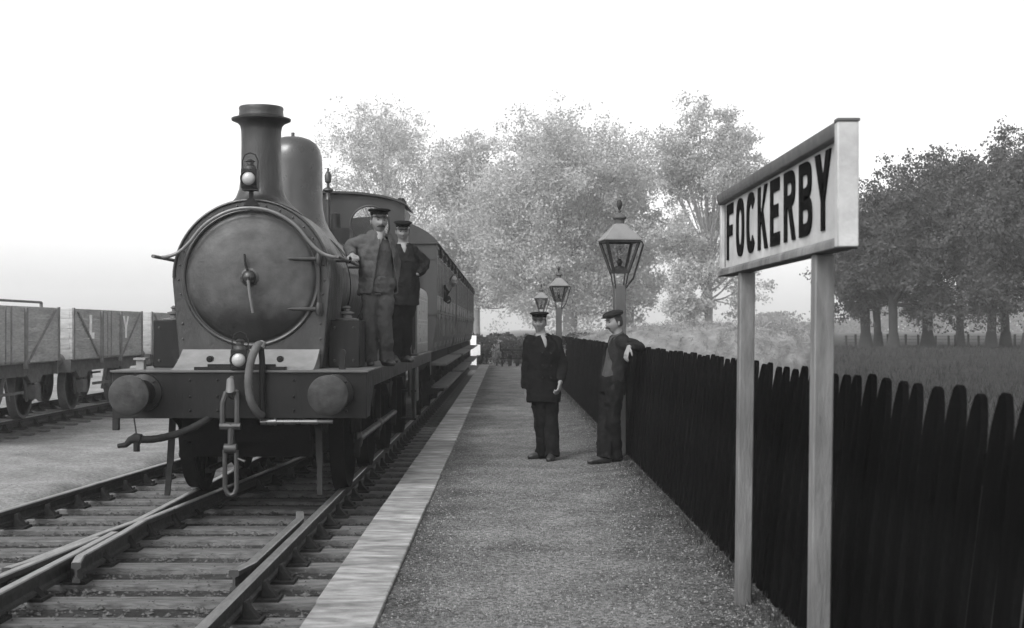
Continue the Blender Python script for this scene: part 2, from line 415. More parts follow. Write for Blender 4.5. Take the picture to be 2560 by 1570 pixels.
while D < 60:
    D += .76
    c = sl.copy(); c.location.y = D; COL.objects.link(c)
    for h in chs: q = h.copy(); COL.objects.link(q); q.parent = c
# siding
SX = -9.15
for s_, lb in ((1, 'nearer rail of the siding that carries the goods wagons'), (-1, 'farther rail of the siding that carries the goods wagons')):
    rail('siding_rail', [(SX+s_*.747, 8), (SX+s_*.747, 60)], lb, z=.1)
sl = sleeper(12, SX-1.3, SX+1.3, [SX-.747, SX+.747], 'dark sleeper with iron chairs under the goods wagon siding', 'sleepers of the siding', z=.1, detail=False)
chs = [c for c in sl.children]
for i in range(1, 36):
    c = sl.copy(); c.location.y = 12+i*.76; COL.objects.link(c)
    for h in chs: q = h.copy(); COL.objects.link(q); q.parent = c

# ------------------------------------------------------------------ wheels
def wheel(parent, x, y, z, r, m, spokes=12, name='wheel', inner=1):
    mb = MB(); t = .07
    mb.lathe([(r-.06, -t), (r, -t), (r+.005, 0), (r+.028, t*.6), (r+.028, t), (r-.06, t), (r-.06, -t)], (x, y, z), 'x', 36) if inner < 0 else mb.lathe([(r-.06, t), (r, t), (r+.005, 0), (r+.028, -t*.6), (r+.028, -t), (r-.06, -t), (r-.06, t)], (x, y, z), 'x', 36)
    mb.lathe([(.001, -.09), (.11, -.09), (.11, .09), (.001, .09)], (x, y, z), 'x', 16)
    for i in range(spokes):
        a = 2*math.pi*i/spokes; mb.bar((x, y+.09*math.cos(a), z+.09*math.sin(a)), (x, y+(r-.05)*math.cos(a), z+(r-.05)*math.sin(a)), .05, .035, up=(1, 0, 0))
    return mb.build(name, m, parent)

# ------------------------------------------------------------------ locomotive  (local: y=0 buffer beam face)
loco = thing('steam_locomotive', 'dirty black steam engine with tall chimney standing at the low platform', 'locomotive', (XC, 12.45, 0))
FP = 1.27; HW = 1.165
mb = MB().box(-HW, HW, 0, .04, .83, FP-.022)
for x in (-1.0, -.45, -.2, .2, .5, .98):
    for z in (.9, 1.03, 1.18): 
        if abs(abs(x)-.9) > .12 or True: mb.lathe([(.014, 0), (.012, -.012), (.001, -.016)], (x, 0, z), 'y', 8)
mb.box(-HW, -HW+.06, .0, .05, .72, .83)
mb.build('buffer_beam', m_black, loco, bev=.004)
mb = MB().box(-HW-.015, HW+.015, -.03, 11.1, FP-.02, FP); mb.build('running_plate', mat('running_plate_paint', .07, .55, .3, 3, .1, 30), loco, bev=.003)
mb = MB()
for s_ in (1, -1):
    x = s_*(HW-.02)
    mb.prism([(.05, FP-.022), (11.08, FP-.022), (11.08, .86), (10.75, .86), (10.6, 1.1), (6.1, 1.1), (6.0, .75), (5.8, .75), (5.7, 1.1), (.8, 1.1), (.55, .98), (.4, .83), (.05, .83)], x-.012, x+.012, 'x')
mb.build('valance', m_black, loco)
mb = MB()
for s_ in (1, -1):
    x = s_*.62
    mb.prism([(.04, 1.2), (11, 1.2), (11, .6), (8, .55), (.6, .55), (.3, .75), (.04, .85)], x-.02, x+.02, 'x')
for yy in (.3, 2.5, 5.2, 8, 10.8): mb.box(-.6, .6, yy, yy+.04, .6, 1.22)
mb.build('main_frame', m_under, loco)
for yy in (1.75, 4.0, 6.4, 9.2):
    for s_ in (1, -1): wheel(loco, s_*.75, yy, .66 if yy < 9 else .5, .66 if yy < 9 else .5, m_under, 14, 'wheel', s_)
    MB().tube([(-.8, yy, .66 if yy < 9 else .5), (.8, yy, .66 if yy < 9 else .5)], .07, 12).build('axle', m_under, loco)
for s_ in (1, -1):
    mb = MB().tube([(s_*.9, 1.75, .5), (s_*.9, 6.4, .5)], .04, 8); mb.ball((s_*.9, 1.75, .5), (.05, .1, .1)); mb.ball((s_*.9, 4.0, .5), (.05, .1, .1)); mb.build('coupling_rod', mat('oily_rod', .04, .5, .3, 5, metal=.6), loco)
    for yy in (1.75, 4.0, 6.4):
        mb = MB()
        for k in range(6): mb.box(s_*1.0-.04, s_*1.0+.04, yy-.48+.07*k, yy+.48-.07*k, .98-.022*k, 1.0-.022*k)
        mb.box(s_*1.0-.05, s_*1.0+.05, yy-.06, yy+.06, .84, 1.02)
        mb.tube([(s_*1.0, yy-.46, .99), (s_*1.0, yy-.46, 1.22)], .014, 6); mb.tube([(s_*1.0, yy+.46, .99), (s_*1.0, yy+.46, 1.22)], .014, 6)
        mb.build('leaf_spring', m_iron, loco)
        MB().prism([(yy-.06, 1.05), (yy+.05, 1.05), (yy+.02, .5), (yy-.16, .32), (yy-.20, .36), (yy-.06, .55)], s_*.9-.03, s_*.9+.03, 'x').build('brake_hanger', m_iron, loco)
    # bright spring links below the cab
    mb = MB()
    for yy in (7.5, 8.0, 8.5):
        MB().tube([(s_*1.08, yy-.13, 1.0), (s_*1.08, yy-.14, .62), (s_*1.08, yy-.1, .55), (s_*1.08, yy+.1, .55), (s_*1.08, yy+.14, .62), (s_*1.08, yy+.13, 1.0), (s_*1.08, yy+.08, 1.05), (s_*1.08, yy-.08, 1.05)], .014, 6, closed=True).build('spring_link', mat('worn_steel', .14, .5, .2, 6, metal=.5), loco)
    MB().box(s_*1.13-.02, s_*1.13+.02, 6.9, 7.25, .35, FP-.03).box(s_*1.05-.1, s_*1.05+.12, 6.9, 7.25, .35, .38).box(s_*1.05-.1, s_*1.05+.12, 6.9, 7.25, .75, .78).build('cab_step', m_black, loco)
    # guard irons
    mb = MB().bar((s_*.68, .30, .85), (s_*.70, .27, .38), .03, .06, (1, 0, 0)).bar((s_*.70, .27, .38), (s_*.71, .2, .10), .03, .05, (1, 0, 0)); mb.build('guard_iron', m_iron, loco)
# inside cylinders and brake rigging closing the view under the boiler
mb = MB().box(-.58, .58, .62, 1.35, .42, 1.25).box(-.5, .5, 1.5, 6, .34, 1.2).tube([(-.4, .5, .3), (-.4, 10, .3)], .03).tube([(.4, .5, .3), (.4, 10, .3)], .03).box(-.7, .7, 3.0, 3.1, .25, .4).box(-.55, .55, 7.6, 10.9, .35, 1.2).box(-.45, .45, 4.6, 6.1, .3, 1.2)
mb.build('cylinder_block', m_under, loco)
# smokebox
arc = [(.76*math.sin(a), 2.14+.76*math.cos(a)) for a in np.linspace(-math.pi/2-.12, math.pi/2+.12, 49)]
poly = [(-.69, FP)]+[(-.70, 1.45)]+arc+[(.70, 1.45), (.69, FP)]
mb = MB().prism(poly, .6, 1.62); mb.build('smokebox', m_smoke, loco, bev=.012)
mb = MB().tube([(.745*math.sin(a), .592, 2.14+.745*math.cos(a)) for a in np.linspace(-math.pi/2, math.pi/2, 40)], .014, 8)
mb.tube([(.648*math.sin(a), .595, 2.14+.648*math.cos(a)) for a in np.linspace(0, 2*math.pi, 64, endpoint=False)], .02, 8, closed=True)
for a in np.linspace(-1.8, 1.8, 19): mb.lathe([(.011, .6), (.009, .59), (.001, .586)], (.70*math.sin(a), 0, 2.14+.70*math.cos(a)), 'y', 8)
for s_ in (-1, 1):
    for z in (1.4, 1.55, 1.7): mb.lathe([(.012, .6), (.010, .588), (.001, .585)], (s_*.66, 0, z), 'y', 8)
mb.build('smokebox_ring', m_smoke, loco)
mb = MB().lathe([(.001, .50), (.15, .503), (.3, .515), (.45, .535), (.56, .56), (.605, .578), (.618, .60), (.5, .61), (.001, .61)][::-1], (0, 0, 2.14), 'y', 72)
mb.v, mb.f = fine_disc(mb)
door = mb.build('smokebox_door', mat('smokebox_door_paint', .03, .42, .4, 6, .14, 30, var2=.6, scale2=1.7, spec=.4, attr='soot'), loco, 50)
at = door.data.attributes.new('soot', 'FLOAT', 'POINT')
at.data.foreach_set('value', [lerp(.22, 1.15, sstep(-.08, .10, v.co.z-(1.80+.07*noise.noise(Vector((v.co.x*3, 0, 2)))+.05*noise.noise(Vector((v.co.x*9, v.co.z*6, 1)))))) for v in door.data.vertices])
MB().lathe([(.001, .40), (.03, .405), (.055, .43), (.068, .46), (.062, .49), (.09, .50), (.09, .515), (.001, .52)], (0, 0, 2.14), 'y', 28).build('door_boss', m_smoke, door)
MB().tube([(0, .42, 2.12), (.02, .415, 1.95), (.045, .42, 1.80)], [.017, .014, .012], 8).build('door_handle', m_bright, door)
MB().tube([(0, .46, 2.16), (-.03, .455, 2.26), (-.042, .465, 2.36)], [.014, .012, .010], 8).build('door_handle', m_iron, door)
mb = MB().tube([(.652, .545, 1.78), (.652, .545, 2.38)], .014, 8)
for z in (1.84, 2.32):
    mb.lathe([(.026, z-.06), (.032, z-.03), (.032, z+.03), (.026, z+.06)], (.652, .545, 0), 'z', 12)
    mb.tube([(.652, .545, z), (.56, .545, z), (.40, .512, z+.0), (.36, .508, z)], [(.02, .012), (.02, .012), (.014, .01), (.004, .004)], 8, side=(0, 0, 1))
mb.build('door_hinge', m_smoke, door)
# boiler, dome, chimney
mb = MB().lathe([(.001, 1.6), (.71, 1.6), (.71, 6.6), (.001, 6.6)], (0, 0, 2.12), 'y', 64); 
for yy in (1.66, 2.7, 4.2, 5.6): mb.lathe([(.70, yy), (.718, yy), (.718, yy+.06), (.70, yy+.06)], (0, 0, 2.12), 'y', 64)
mb.build('boiler', m_black, loco)
mb = MB().box(-.69, .69, 5.0, 6.55, FP, 2.12).prism([(.71*math.sin(a), 2.16+.66*math.cos(a)) for a in np.linspace(-1.6, 1.6, 30)], 5.0, 6.58); mb.build('firebox', m_black, loco)
def saddle(mb, y, r0, prof, R0, zc, n=48):
    """turned body whose flared foot follows a boiler of radius R0"""
    rings = []
    for (r, z, w_) in prof:
        ring = []
        for i in range(n):
            a = 2*math.pi*i/n; X, Y = r*math.cos(a), r*math.sin(a)
            zs = zc+math.sqrt(max(1e-4, (R0+.008)**2-min(abs(X), R0*.98)**2))
            ring.append((X, y+Y, lerp(z, zs, w_)))
        rings.append(ring)
    mb.loft(rings)
mb = MB(); prof = [(.42, 0, 1), (.36, 2.93, .85), (.30, 2.96, .6), (.25, 3.0, .35), (.218, 3.06, .12), (.203, 3.15, 0), (.198, 3.3, 0), (.196, 3.5, 0), (.198, 3.62, 0), (.208, 3.67, 0), (.235, 3.70, 0), (.292, 3.725, 0), (.295, 3.742, 0), (.25, 3.755, 0), (.222, 3.77, 0), (.216, 3.82, 0), (.222, 3.845, 0), (.215, 3.86, 0), (.17, 3.86, 0), (.16, 3.6, 0), (.001, 3.5, 0)]
saddle(mb, 1.12, 0, prof, .76, 2.14); mb.build('chimney', m_smoke, loco, 50)
mb = MB(); prof = [(.62, 0, 1), (.5, 2.85, .85), (.42, 2.9, .6), (.37, 2.96, .3), (.345, 3.04, .08), (.338, 3.12, 0), (.335, 3.55, 0), (.33, 3.62, 0), (.31, 3.7, 0), (.27, 3.765, 0), (.2, 3.815, 0), (.12, 3.843, 0), (.04, 3.852, 0), (.02, 3.855, 0), (.02, 3.90, 0), (.001, 3.90, 0)]
saddle(mb, 3.15, 0, prof, .71, 2.12); mb.build('dome', mat('dome_paint', .035, .33, .2, 3, .04, 20, spec=.6), loco, 50)
mb = MB().lathe([(.05, 3.42), (.03, 3.45), (.03, 3.52), (.075, 3.55), (.07, 3.57), (.02, 3.60), (.02, 3.65), (.045, 3.67), (.05, 3.76), (.03, 3.80), (.014, 3.81), (.014, 3.86)], (0, 6.25, 0), 'z', 16)
mb.tube([(0, 6.25, 2.8), (0, 6.25, 3.44)], .03); mb.build('whistle', m_smoke, loco)
MB().box(-.35, .35, 5.75, 6.2, 2.75, 3.0).lathe([(.07, 2.98), (.06, 3.2), (.001, 3.22)], (-.15, 5.9, 0)).lathe([(.07, 2.98), (.06, 3.2), (.001, 3.22)], (.15, 5.9, 0)).build('safety_valve', m_black, loco)
# cab front sheet with two round windows, roof and sides
def disc_plate(name, outline, holes, y0, y1, m, parent):
    bm = bmesh.new()
    cu = bpy.data.curves.new('c', 'CURVE'); cu.dimensions = '2D'; cu.fill_mode = 'BOTH'; cu.extrude = (y1-y0)/2
    for pl in [outline]+holes:
        sp = cu.splines.new('POLY'); sp.points.add(len(pl)-1); sp.use_cyclic_u = True
        for q, (a, b) in zip(sp.points, pl): q.co = (a, b, 0, 1)
    oc = bpy.data.objects.new('c', cu); COL.objects.link(oc); dg = bpy.context.evaluated_depsgraph_get()
    me = bpy.data.meshes.new_from_object(oc.evaluated_get(dg)); bpy.data.objects.remove(oc)
    me.transform(Matrix(((1, 0, 0, 0), (0, 0, -1, (y0+y1)/2), (0, 1, 0, 0), (0, 0, 0, 1))))
    me.name = name; me.materials.clear(); me.materials.append(m); o = bpy.data.objects.new(name, me); COL.objects.link(o); o.parent = parent; bm.free(); return o
rt = [(1.03*math.sin(a)/math.sin(1.1), 3.56-.17*(abs(a)/1.1)**2) for a in np.linspace(-1.1, 1.1, 25)]
circ = lambda cx, cz, r: [(cx+r*math.cos(a), cz+r*math.sin(a)) for a in np.linspace(0, 2*math.pi, 40, endpoint=False)]
disc_plate('cab_front', [(1.03, FP)]+[(1.03, 3.3)]+rt[::-1][0:]+[(-1.03, 3.3), (-1.03, FP)], [circ(.54, 3.10, .265), circ(-.54, 3.10, .265)], 6.58, 6.60, m_cab, loco)
for s_ in (1, -1):
    MB().tube([(s_*.54+.27*math.cos(a), 6.575, 3.10+.27*math.sin(a)) for a in np.linspace(0, 2*math.pi, 40, endpoint=False)], .014, 8, closed=True).build('cab_window_rim', m_cab, loco)
    MB().lathe([(.001, 6.592), (.262, 6.592), (.262, 6.588), (.001, 6.588)], (s_*.54, 0, 3.10), 'y', 32).build('cab_window_glass', m_glass, loco)
    MB().prism([(6.6, FP), (8.6, FP), (8.6, 2.2), (7.5, 2.25), (7.25, 2.5), (7.2, 2.9), (7.35, 3.2), (7.8, 3.34), (6.6, 3.34)], s_*1.02-.01, s_*1.02+.01, 'x').build('cab_side', m_cab, loco)
rp = [(x*1.03, z+.012) for x, z in rt]; MB().prism(rp+[(x, z-.03) for x, z in rp[::-1]], 6.5, 7.9).build('cab_roof', m_cab, loco)
MB().box(.90, .98, 7.0, 7.6, 3.33, 3.52).build('roof_gutter', m_iron, loco)
# side tank / bunker behind the men, with lining
mb = MB(); P_ = [(1.10, FP), (1.10, 2.2), (1.08, 2.28), (1.02, 2.33), (.5, 2.34), (-.5, 2.34), (-1.02, 2.33), (-1.08, 2.28), (-1.10, 2.2), (-1.10, FP)]
mb.prism(P_, 8.2, 11.0); mb.build('bunker', m_tank, loco, bev=.01)
for s_ in (1, -1):
    mb = MB()
    for z in (1.42, 1.72, 1.78, 2.1, 2.16): mb.box(s_*1.101-.003, s_*1.101+.004, 8.3, 10.9, z, z+.016)
    mb.build('lining', m_line, loco)
mb = MB()
mb.tube([(1.13, 6.75, 1.3), (1.13, 6.75, 2.12), (1.13, 6.8, 2.18), (1.13, 7.05, 2.18), (1.13, 7.1, 2.12), (1.13, 7.1, 1.42), (1.13, 7.05, 1.36), (1.13, 6.9, 1.36)], .016, 8)
mb.box(1.05, 1.2, 6.6, 6.95, FP, FP+.02); mb.build('cab_handrail', m_iron, loco)
# splashers
for s_ in (1, -1):
    for yy in (1.75, 4.0, 6.4):
        pl = [(yy+.74*math.cos(a), .66+.74*math.sin(a)) for a in np.linspace(R(57), R(123), 14)]; pl = [(pl[0][0], FP)]+pl+[(pl[-1][0], FP)]
        MB().prism(pl, s_*.78-.13, s_*.78+.13, 'x').build('splasher', m_black, loco)
# sandboxes each side of the smokebox
for s_ in (1, -1):
    x0, x1 = sorted((s_*.705, s_*1.01))
    sb = MB().box(x0, x1, .85, 1.4, FP, 1.735).build('sandbox', m_black, loco, bev=.01)
    mb = MB()
    for x in (x0+.06, x1-.06):
        for z in (1.34, 1.66): mb.lathe([(.014, .85), (.012, .838), (.001, .835)], (x, 0, z), 'y', 8)
    mb.build('rivets', m_smoke, sb)
    MB().lathe([(.12, 1.737), (.12, 1.75), (.05, 1.76), (.045, 1.79), (.075, 1.80), (.075, 1.815), (.03, 1.825), (.03, 1.85), (.045, 1.86), (.02, 1.88), (.001, 1.88)], ((x0+x1)/2, 1.1, 0), 'z', 18).build('sandbox_lid', mat('sand_lid', .08, .4, .2, 5), sb)
# apron between smokebox and beam
rg = []
for s_ in np.linspace(0, 1, 8):
    rg.append((.12+.46*s_, FP+.003+.18*s_**1.5))
mb = MB().prism([(-.655, 0), (.655, 0)], 0, 0) if False else MB()
mb.prism(rg+[(.58, FP), (.12, FP)], -.655, .655, 'x'); mb.build('apron', m_light, loco)
mb = MB().box(-.42, .42, .02, .10, FP, FP+.03).box(-.30, .32, .04, .09, FP+.03, FP+.055)
for x in (-.30, .35): mb.lathe([(.03, .18), (.03, .12), (.018, .118), (.018, .10), (.001, .10)], (x, 0, FP+.10), 'y', 14)
mb.build('apron_fittings', m_black, loco)
MB().box(.88, .94, .25, .32, FP, FP+.16).lathe([(.03, .245), (.03, .325)], (.91, 0, FP+.16), 'y', 14).build('lamp_bracket', m_black, loco)
MB().box(-1.0, -.93, .2, .3, FP, FP+.1).box(-1.02, -.91, .18, .32, FP+.09, FP+.11).build('lamp_bracket', m_light, loco)
# buffers
for s_ in (1, -1):
    x = s_*.875
    bf = MB().lathe([(.17, 0), (.17, -.03), (.12, -.05), (.105, -.2), (.10, -.33), (.075, -.34), (.07, -.44)], (x, 0, 1.065), 'y', 32).build('buffer', m_black, loco)
    MB().lathe([(.07, -.44), (.165, -.470), (.178, -.482), (.178, -.506), (.168, -.514), (.08, -.518), (.001, -.519)], (x, 0, 1.065), 'y', 40).build('buffer_head', mat('buffer_face', .025, .6, .6, 9, .3, 30, spec=.3), bf)
    mb = MB()
    for a in (45, 135, 225, 315): mb.lathe([(.016, -.028), (.014, -.045), (.001, -.048)], (x+.145*math.cos(R(a)), 0, 1.065+.145*math.sin(R(a))), 'y', 8)
    mb.build('bolts', m_black, bf)
# drawhook and screw coupling
m_wsteel = mat('worn_steel', .3)
mb = MB().tube([(-.03, .02, 1.06), (-.03, -.16, 1.05), (-.03, -.26, 1.10), (-.03, -.25, 1.19), (-.03, -.19, 1.21)], [.036, .038, .042, .034, .018], 10); cp = mb.build('drawhook', m_wsteel, loco)
mb = MB()
for x in (-.095, .035): mb.tube([(x*.7-.01, -.20, 1.08), (x-.01, -.23, .98), (x-.01, -.23, .78)], .026, 8)
mb.tube([(-.13, -.23, .775), (.055, -.23, .775)], .034, 8); mb.tube([(-.03, -.23, .8), (-.03, -.23, .58)], .03, 8)
mb.tube([(-.09, -.23, .575), (.02, -.23, .575)], .044, 10)
mb.tube([(-.085, -.23, .56), (-.085, -.23, .22), (-.06, -.23, .17), (-.03, -.23, .155), (0, -.23, .17), (.02, -.23, .22), (.02, -.23, .56)], .022, 8)
mb.tube([(.02, -.23, .49), (.10, -.26, .46)], .012, 8)
mb.build('coupling_links', mat('coupling_iron', .04, .5, .3, 8, metal=.3), cp)
# hoses and pipes
mb = MB().tube([(.22, -.06, .86), (.22, -.06, 1.36), (.21, -.06, 1.46)], .028, 10).build('vacuum_standpipe', m_black, loco)
pts = [(.22, -.06, 1.50), (.19, -.10, 1.50), (.155, -.16, 1.42), (.13, -.19, 1.3), (.12, -.2, 1.15), (.14, -.19, 1.0), (.19, -.13, .89), (.22, -.07, .86)]
def smooth_pts(p, n=6):
    p = [Vector(q) for q in p]; out = []
    for i in range(len(p)-1):
        a, b, c, d = p[max(i-1, 0)], p[i], p[i+1], p[min(i+2, len(p)-1)]
        for k in range(n):
            t = k/n; out.append(.5*((2*b)+(c-a)*t+(2*a-5*b+4*c-d)*t*t+(-a+3*b-3*c+d)*t**3))
    return out+[p[-1]]
sp = smooth_pts(pts); MB().tube(sp, [.036+.0025*(i % 2) for i in range(len(sp))], 12).build('vacuum_hose', mat('rubber_hose', .06, .7, .3, 8, .2, 60), loco)
MB().tube([(.225, -.055, 1.53), (.205, -.09, 1.475)], [.03, .042], 12).build('hose_union', m_bright, loco)
sp = smooth_pts([(-.27, .1, .84), (-.32, -.02, .80), (-.5, -.10, .71), (-.72, -.14, .655), (-.86, -.15, .65)])
MB().tube(sp, [.033+.002*(i % 2) for i in range(len(sp))], 12).tube([(-.86, -.15, .65), (-.91, -.15, .66), (-.96, -.15, .64), (-1.0, -.15, .60), (-1.07, -.15, .59)], [.05, .048, .034, .026, .02], 10).tube([(-.9, -.15, .63), (-.9, -.15, .54)], .03).build('steam_heat_hose', m_iron, loco)
MB().tube([(-.9, -.14, .66), (-.96, -.02, .84)], .007, 6).build('hose_chain', m_iron, loco)
MB().tube([(.2, -.03, .80), (.33, -.04, .80)], .028).tube([(.31, -.04, .80), (.72, -.04, .80)], .022).lathe([(.034, .325), (.034, .345)], (0, -.04, .80), 'x', 12).tube([(.72, -.04, .80), (.86, -.02, .80)], .018).build('drain_pipe', mat('polished_pipe', .12, .3, .15, 5, metal=.7), loco)
# handrail over the smokebox, running back along the boiler
hp = [(469, 614), (493.5, 585), (526, 553), (566.6, 530.5), (631.5, 516), (688, 526), (729, 551), (761, 581), (786, 612)]
half = [(0, 2.80), (.12, 2.79), (.24, 2.755), (.37, 2.685), (.47, 2.60), (.55, 2.50), (.625, 2.42), (.70, 2.365), (.79, 2.335), (.86, 2.33)]
pl = [(-x, .50, z) for x, z in half[::-1]][:-1]+[(x, .50, z) for x, z in half]
pts = [(-.86, 6.4, 2.33), (-.86, .7, 2.33)]+[(-.86, .56, 2.33)]+pl[1:-1]+[(.86, .56, 2.33), (.86, .7, 2.33), (.86, 6.4, 2.33)]
MB().tube(smooth_pts(pts, 4), .017, 8).build('handrail', m_bright, loco)
mb = MB()
for s_ in (1, -1):
    for yy in (1.2, 2.6, 4.2, 5.8): MB().tube([(s_*.70, yy, 2.33), (s_*.85, yy, 2.33)], .014, 6).ball((s_*.86, yy, 2.33), .028, 8, 6).build('handrail_knob', m_black, loco)
for x, z in ((0, 2.80),): mb.tube([(x, .6, z), (x, .5, z)], .014, 6)
mb.build('handrail_knob', m_black, loco)
# top lamp bracket
MB().box(-.02, .02, .57, .60, 2.84, 2.98).box(-.07, .07, .50, .62, 2.97, 2.985).prism([(-.07, 2.83), (.07, 2.83), (.03, 2.90), (-.03, 2.90)], .565, .6).build('lamp_bracket', m_black, loco)
# men-side clutter: injector and pipes along the boiler flank
mb = MB()
for s_ in (1, -1):
    mb.tube(smooth_pts([(s_*.66, 1.9, 1.9), (s_*.82, 1.9, 1.75), (s_*.84, 1.95, 1.5), (s_*.84, 1.95, FP)]), .025).tube([(s_*.80, 1.5, 1.62), (s_*.80, 6.5, 1.62)], .018)
    mb.lathe([(.07, 1.35), (.09, 1.5), (.06, 1.6), (.03, 1.62)], (s_*.86, 2.5, 0))
mb.build('feed_pipes', m_iron, loco)

def head_lamp(loc, label, s=1.0):
    t = thing('head_lamp', label, 'lamp', loc, 'oil lamps on the engine front')
    MB().box(-.075, .075, -.02, .14, 0, .19).build('lamp_case', m_black, t, bev=.008)
    MB().lathe([(.075, -.02), (.078, -.045), (.07, -.05), (.066, -.03)], (0, 0, .095), 'y', 28).build('lens_rim', m_iron, t)
    MB().lathe([(.001, -.062), (.03, -.058), (.055, -.045), (.067, -.025), (.001, -.022)], (0, 0, .095), 'y', 28).build('lens', m_lens, t)
    MB().lathe([(.06, .19), (.055, .22), (.035, .235), (.035, .26), (.05, .265), (.02, .285), (.001, .285)], (0, .06, 0), 'z', 20).build('lamp_chimney', m_smoke, t)
    MB().tube([(-.07, .06, .19), (-.075, .06, .27), (-.05, .06, .33), (0, .06, .35), (.05, .06, .33), (.075, .06, .27), (.07, .06, .19)], .006, 6).build('carrying_handle', m_iron, t)
    return t
head_lamp((XC-.01, 12.45+.52, 2.987), 'small oil lamp with round lens on the bracket below the chimney')
head_lamp((XC+.0, 12.45-.02, FP+.002), 'round lensed oil lamp standing on the engine buffer beam')

# ------------------------------------------------------------------ carriages
def carriage(y0, L_, label, ncomp):
    c = thing('railway_carriage', label, 'carriage', (XC, y0, 0), 'carriages of the train')
    bz, ct = 1.22, 3.2
    side = [(1.10, bz), (1.16, 1.5), (1.195, 1.8), (1.20, 2.1), (1.20, ct)]
    prof = side+[(x*-1, z) for x, z in side[::-1]]
    MB().prism(prof, 0, L_).build('body', m_coach, c, bev=.004)
    ra = [(1.25*math.sin(a)/math.sin(1.25), ct-.02+.48*(math.cos(a)-math.cos(1.25))/(1-math.cos(1.25))) for a in np.linspace(-1.25, 1.25, 25)]
    rf = MB().prism(ra, -.05, L_+.05).build('roof', m_roof, c, bev=0)
    mb = MB()
    for yy in np.arange(1.2, L_, 1.8): mb.lathe([(.07, ct+.4), (.07, ct+.56), (.10, ct+.56), (.10, ct+.6), (.001, ct+.63)], (0, yy, 0), 'z', 12)
    mb.build('roof_vents', m_roof, rf)
    MB().box(-1.0, 1.0, .05, L_-.05, .98, bz).build('underframe', m_under, c)
    cw = L_/ncomp
    for s_ in (1, -1):
        X = s_*1.20
        mb = MB()                                   # light panels between dark beading
        for k in range(ncomp):
            for (a, b) in ((.06, cw*.5-.36), (cw*.5+.36, cw-.06)):
                mb.box(X-.005, X+.006, k*cw+a, k*cw+b, 2.0, 2.22) if a else None
                mb.add([(s_*1.122, k*cw+a, 1.32), (s_*1.205, k*cw+a, 1.92), (s_*1.205, k*cw+b, 1.92), (s_*1.122, k*cw+b, 1.32)], [(0, 1, 2, 3)])
        mb.build('side_panels', m_coachl, c)
        for k in range(ncomp):
            yc = (k+.5)*cw
            d = MB(); d.add([(s_*1.125, yc-.3, 1.3), (s_*1.208, yc-.3, 1.92), (s_*1.208, yc+.3, 1.92), (s_*1.125, yc+.3, 1.3)], [(0, 1, 2, 3)]); d.box(X-.002, X+.012, yc-.30, yc+.30, 2.0, 2.22)
            d.box(X-.002, X+.016, yc-.34, yc-.31, 1.5, 3.1).box(X-.002, X+.016, yc+.31, yc+.34, 1.5, 3.1)
            dr = d.build('door', m_coachl, c)
            d = MB().tube([(X+.05, yc-.22, 1.95), (X+.05, yc-.22, 2.08)], .012, 6).build('door_handle', m_bright, dr)
            h = MB().prism([(X, 3.16), (X+s_*.06, 3.12), (X+s_*.07, 3.0), (X, 2.97)], yc-.22, yc+.22).build('door_vent', m_iron, dr)
            for (a, b) in ((yc-.23, yc+.23), (k*cw+.1, yc-.42), (yc+.42, (k+1)*cw-.1)):
                if abs(y0+yc-27.3) < .5 and s_ == 1 and a == yc-.23: 
                    pass
                wf = MB().box(X-.004, X+.010, a-.03, a, 2.26, 2.96).box(X-.004, X+.010, b, b+.03, 2.26, 2.96).box(X-.004, X+.010, a-.03, b+.03, 2.23, 2.26).box(X-.004, X+.010, a-.03, b+.03, 2.96, 2.99).build('window_frame', m_coachl, c)
                MB().box(X-.01, X+.004, a, b, 2.26, 2.96).build('window_glass', m_pane, wf)
        mb = MB().box(X-.003, X+.014, .03, L_-.03, 1.94, 1.975).box(X-.003, X+.02, 0, L_, 3.1, 3.13)
        for k in range(ncomp+1): yy = min(max(k*cw, .03), L_-.03); mb.box(X-.003, X+.014, yy-.025, yy+.025, 1.85, 3.1); mb.bar((s_*1.115, yy, 1.25), (s_*1.205, yy, 1.9), .05, .014, (s_, 0, 0))
        mb.build('beading', m_coach, c)
        MB().box(s_*1.05-.02, s_*1.36+.0 if s_ > 0 else s_*1.05+.02, .3, L_-.3, .98, 1.02).build('upper_footboard', mat('footboard', .07, .8, .3, 4, .3, 30), c) if s_ > 0 else MB().box(-1.36, -1.03, .3, L_-.3, .98, 1.02).build('upper_footboard', MATS['footboard'], c)
        a_, b_ = sorted((s_*1.08, s_*1.38))
        MB().box(a_, b_, .5, L_-.5, .56, .60).build('lower_footboard', MATS['footboard'], c)
        for yy in (.6, L_*.33, L_*.66, L_-.6): MB().box(s_*1.08-.02, s_*1.08+.02, yy, yy+.05, .56, 1.0).build('footboard_bracket', m_iron, c)
        for yy in (1.5, L_/2, L_-1.5):
            wheel(c, s_*.75, yy, .53, .53, m_under, 10, 'wheel', s_)
            MB().box(s_*1.0-.08, s_*1.0+.08, yy-.13, yy+.13, .4, .66).prism([(yy-.5, .98), (yy+.5, .98), (yy+.3, .78), (yy-.3, .78)], s_*1.0-.03, s_*1.0+.03, 'x').build('axle_box', m_iron, c)
        for q, sg in ((0, -1), (L_, 1)):
            MB().lathe([(.11, 0), (.08, .05*sg), (.07, .3*sg), (.04, .31*sg), (.04, .4*sg), (.18, .43*sg), (.17, .45*sg), (.001, .46*sg)], (s_*.875, q, 1.07), 'y', 20).build('buffer', m_iron, c)
    mb = MB()
    for x in (-.6, 0, .6): mb.box(x-.02, x+.02, -.014, .002, 1.25, 3.2)
    for z in (1.9, 2.9): mb.box(-1.18, 1.18, -.016, .002, z, z+.04)
    mb.tube([(.9, -.05, 1.3), (.9, -.05, 3.1)], .012, 6)
    mb.build('end_beading', m_coach, c)
    return c
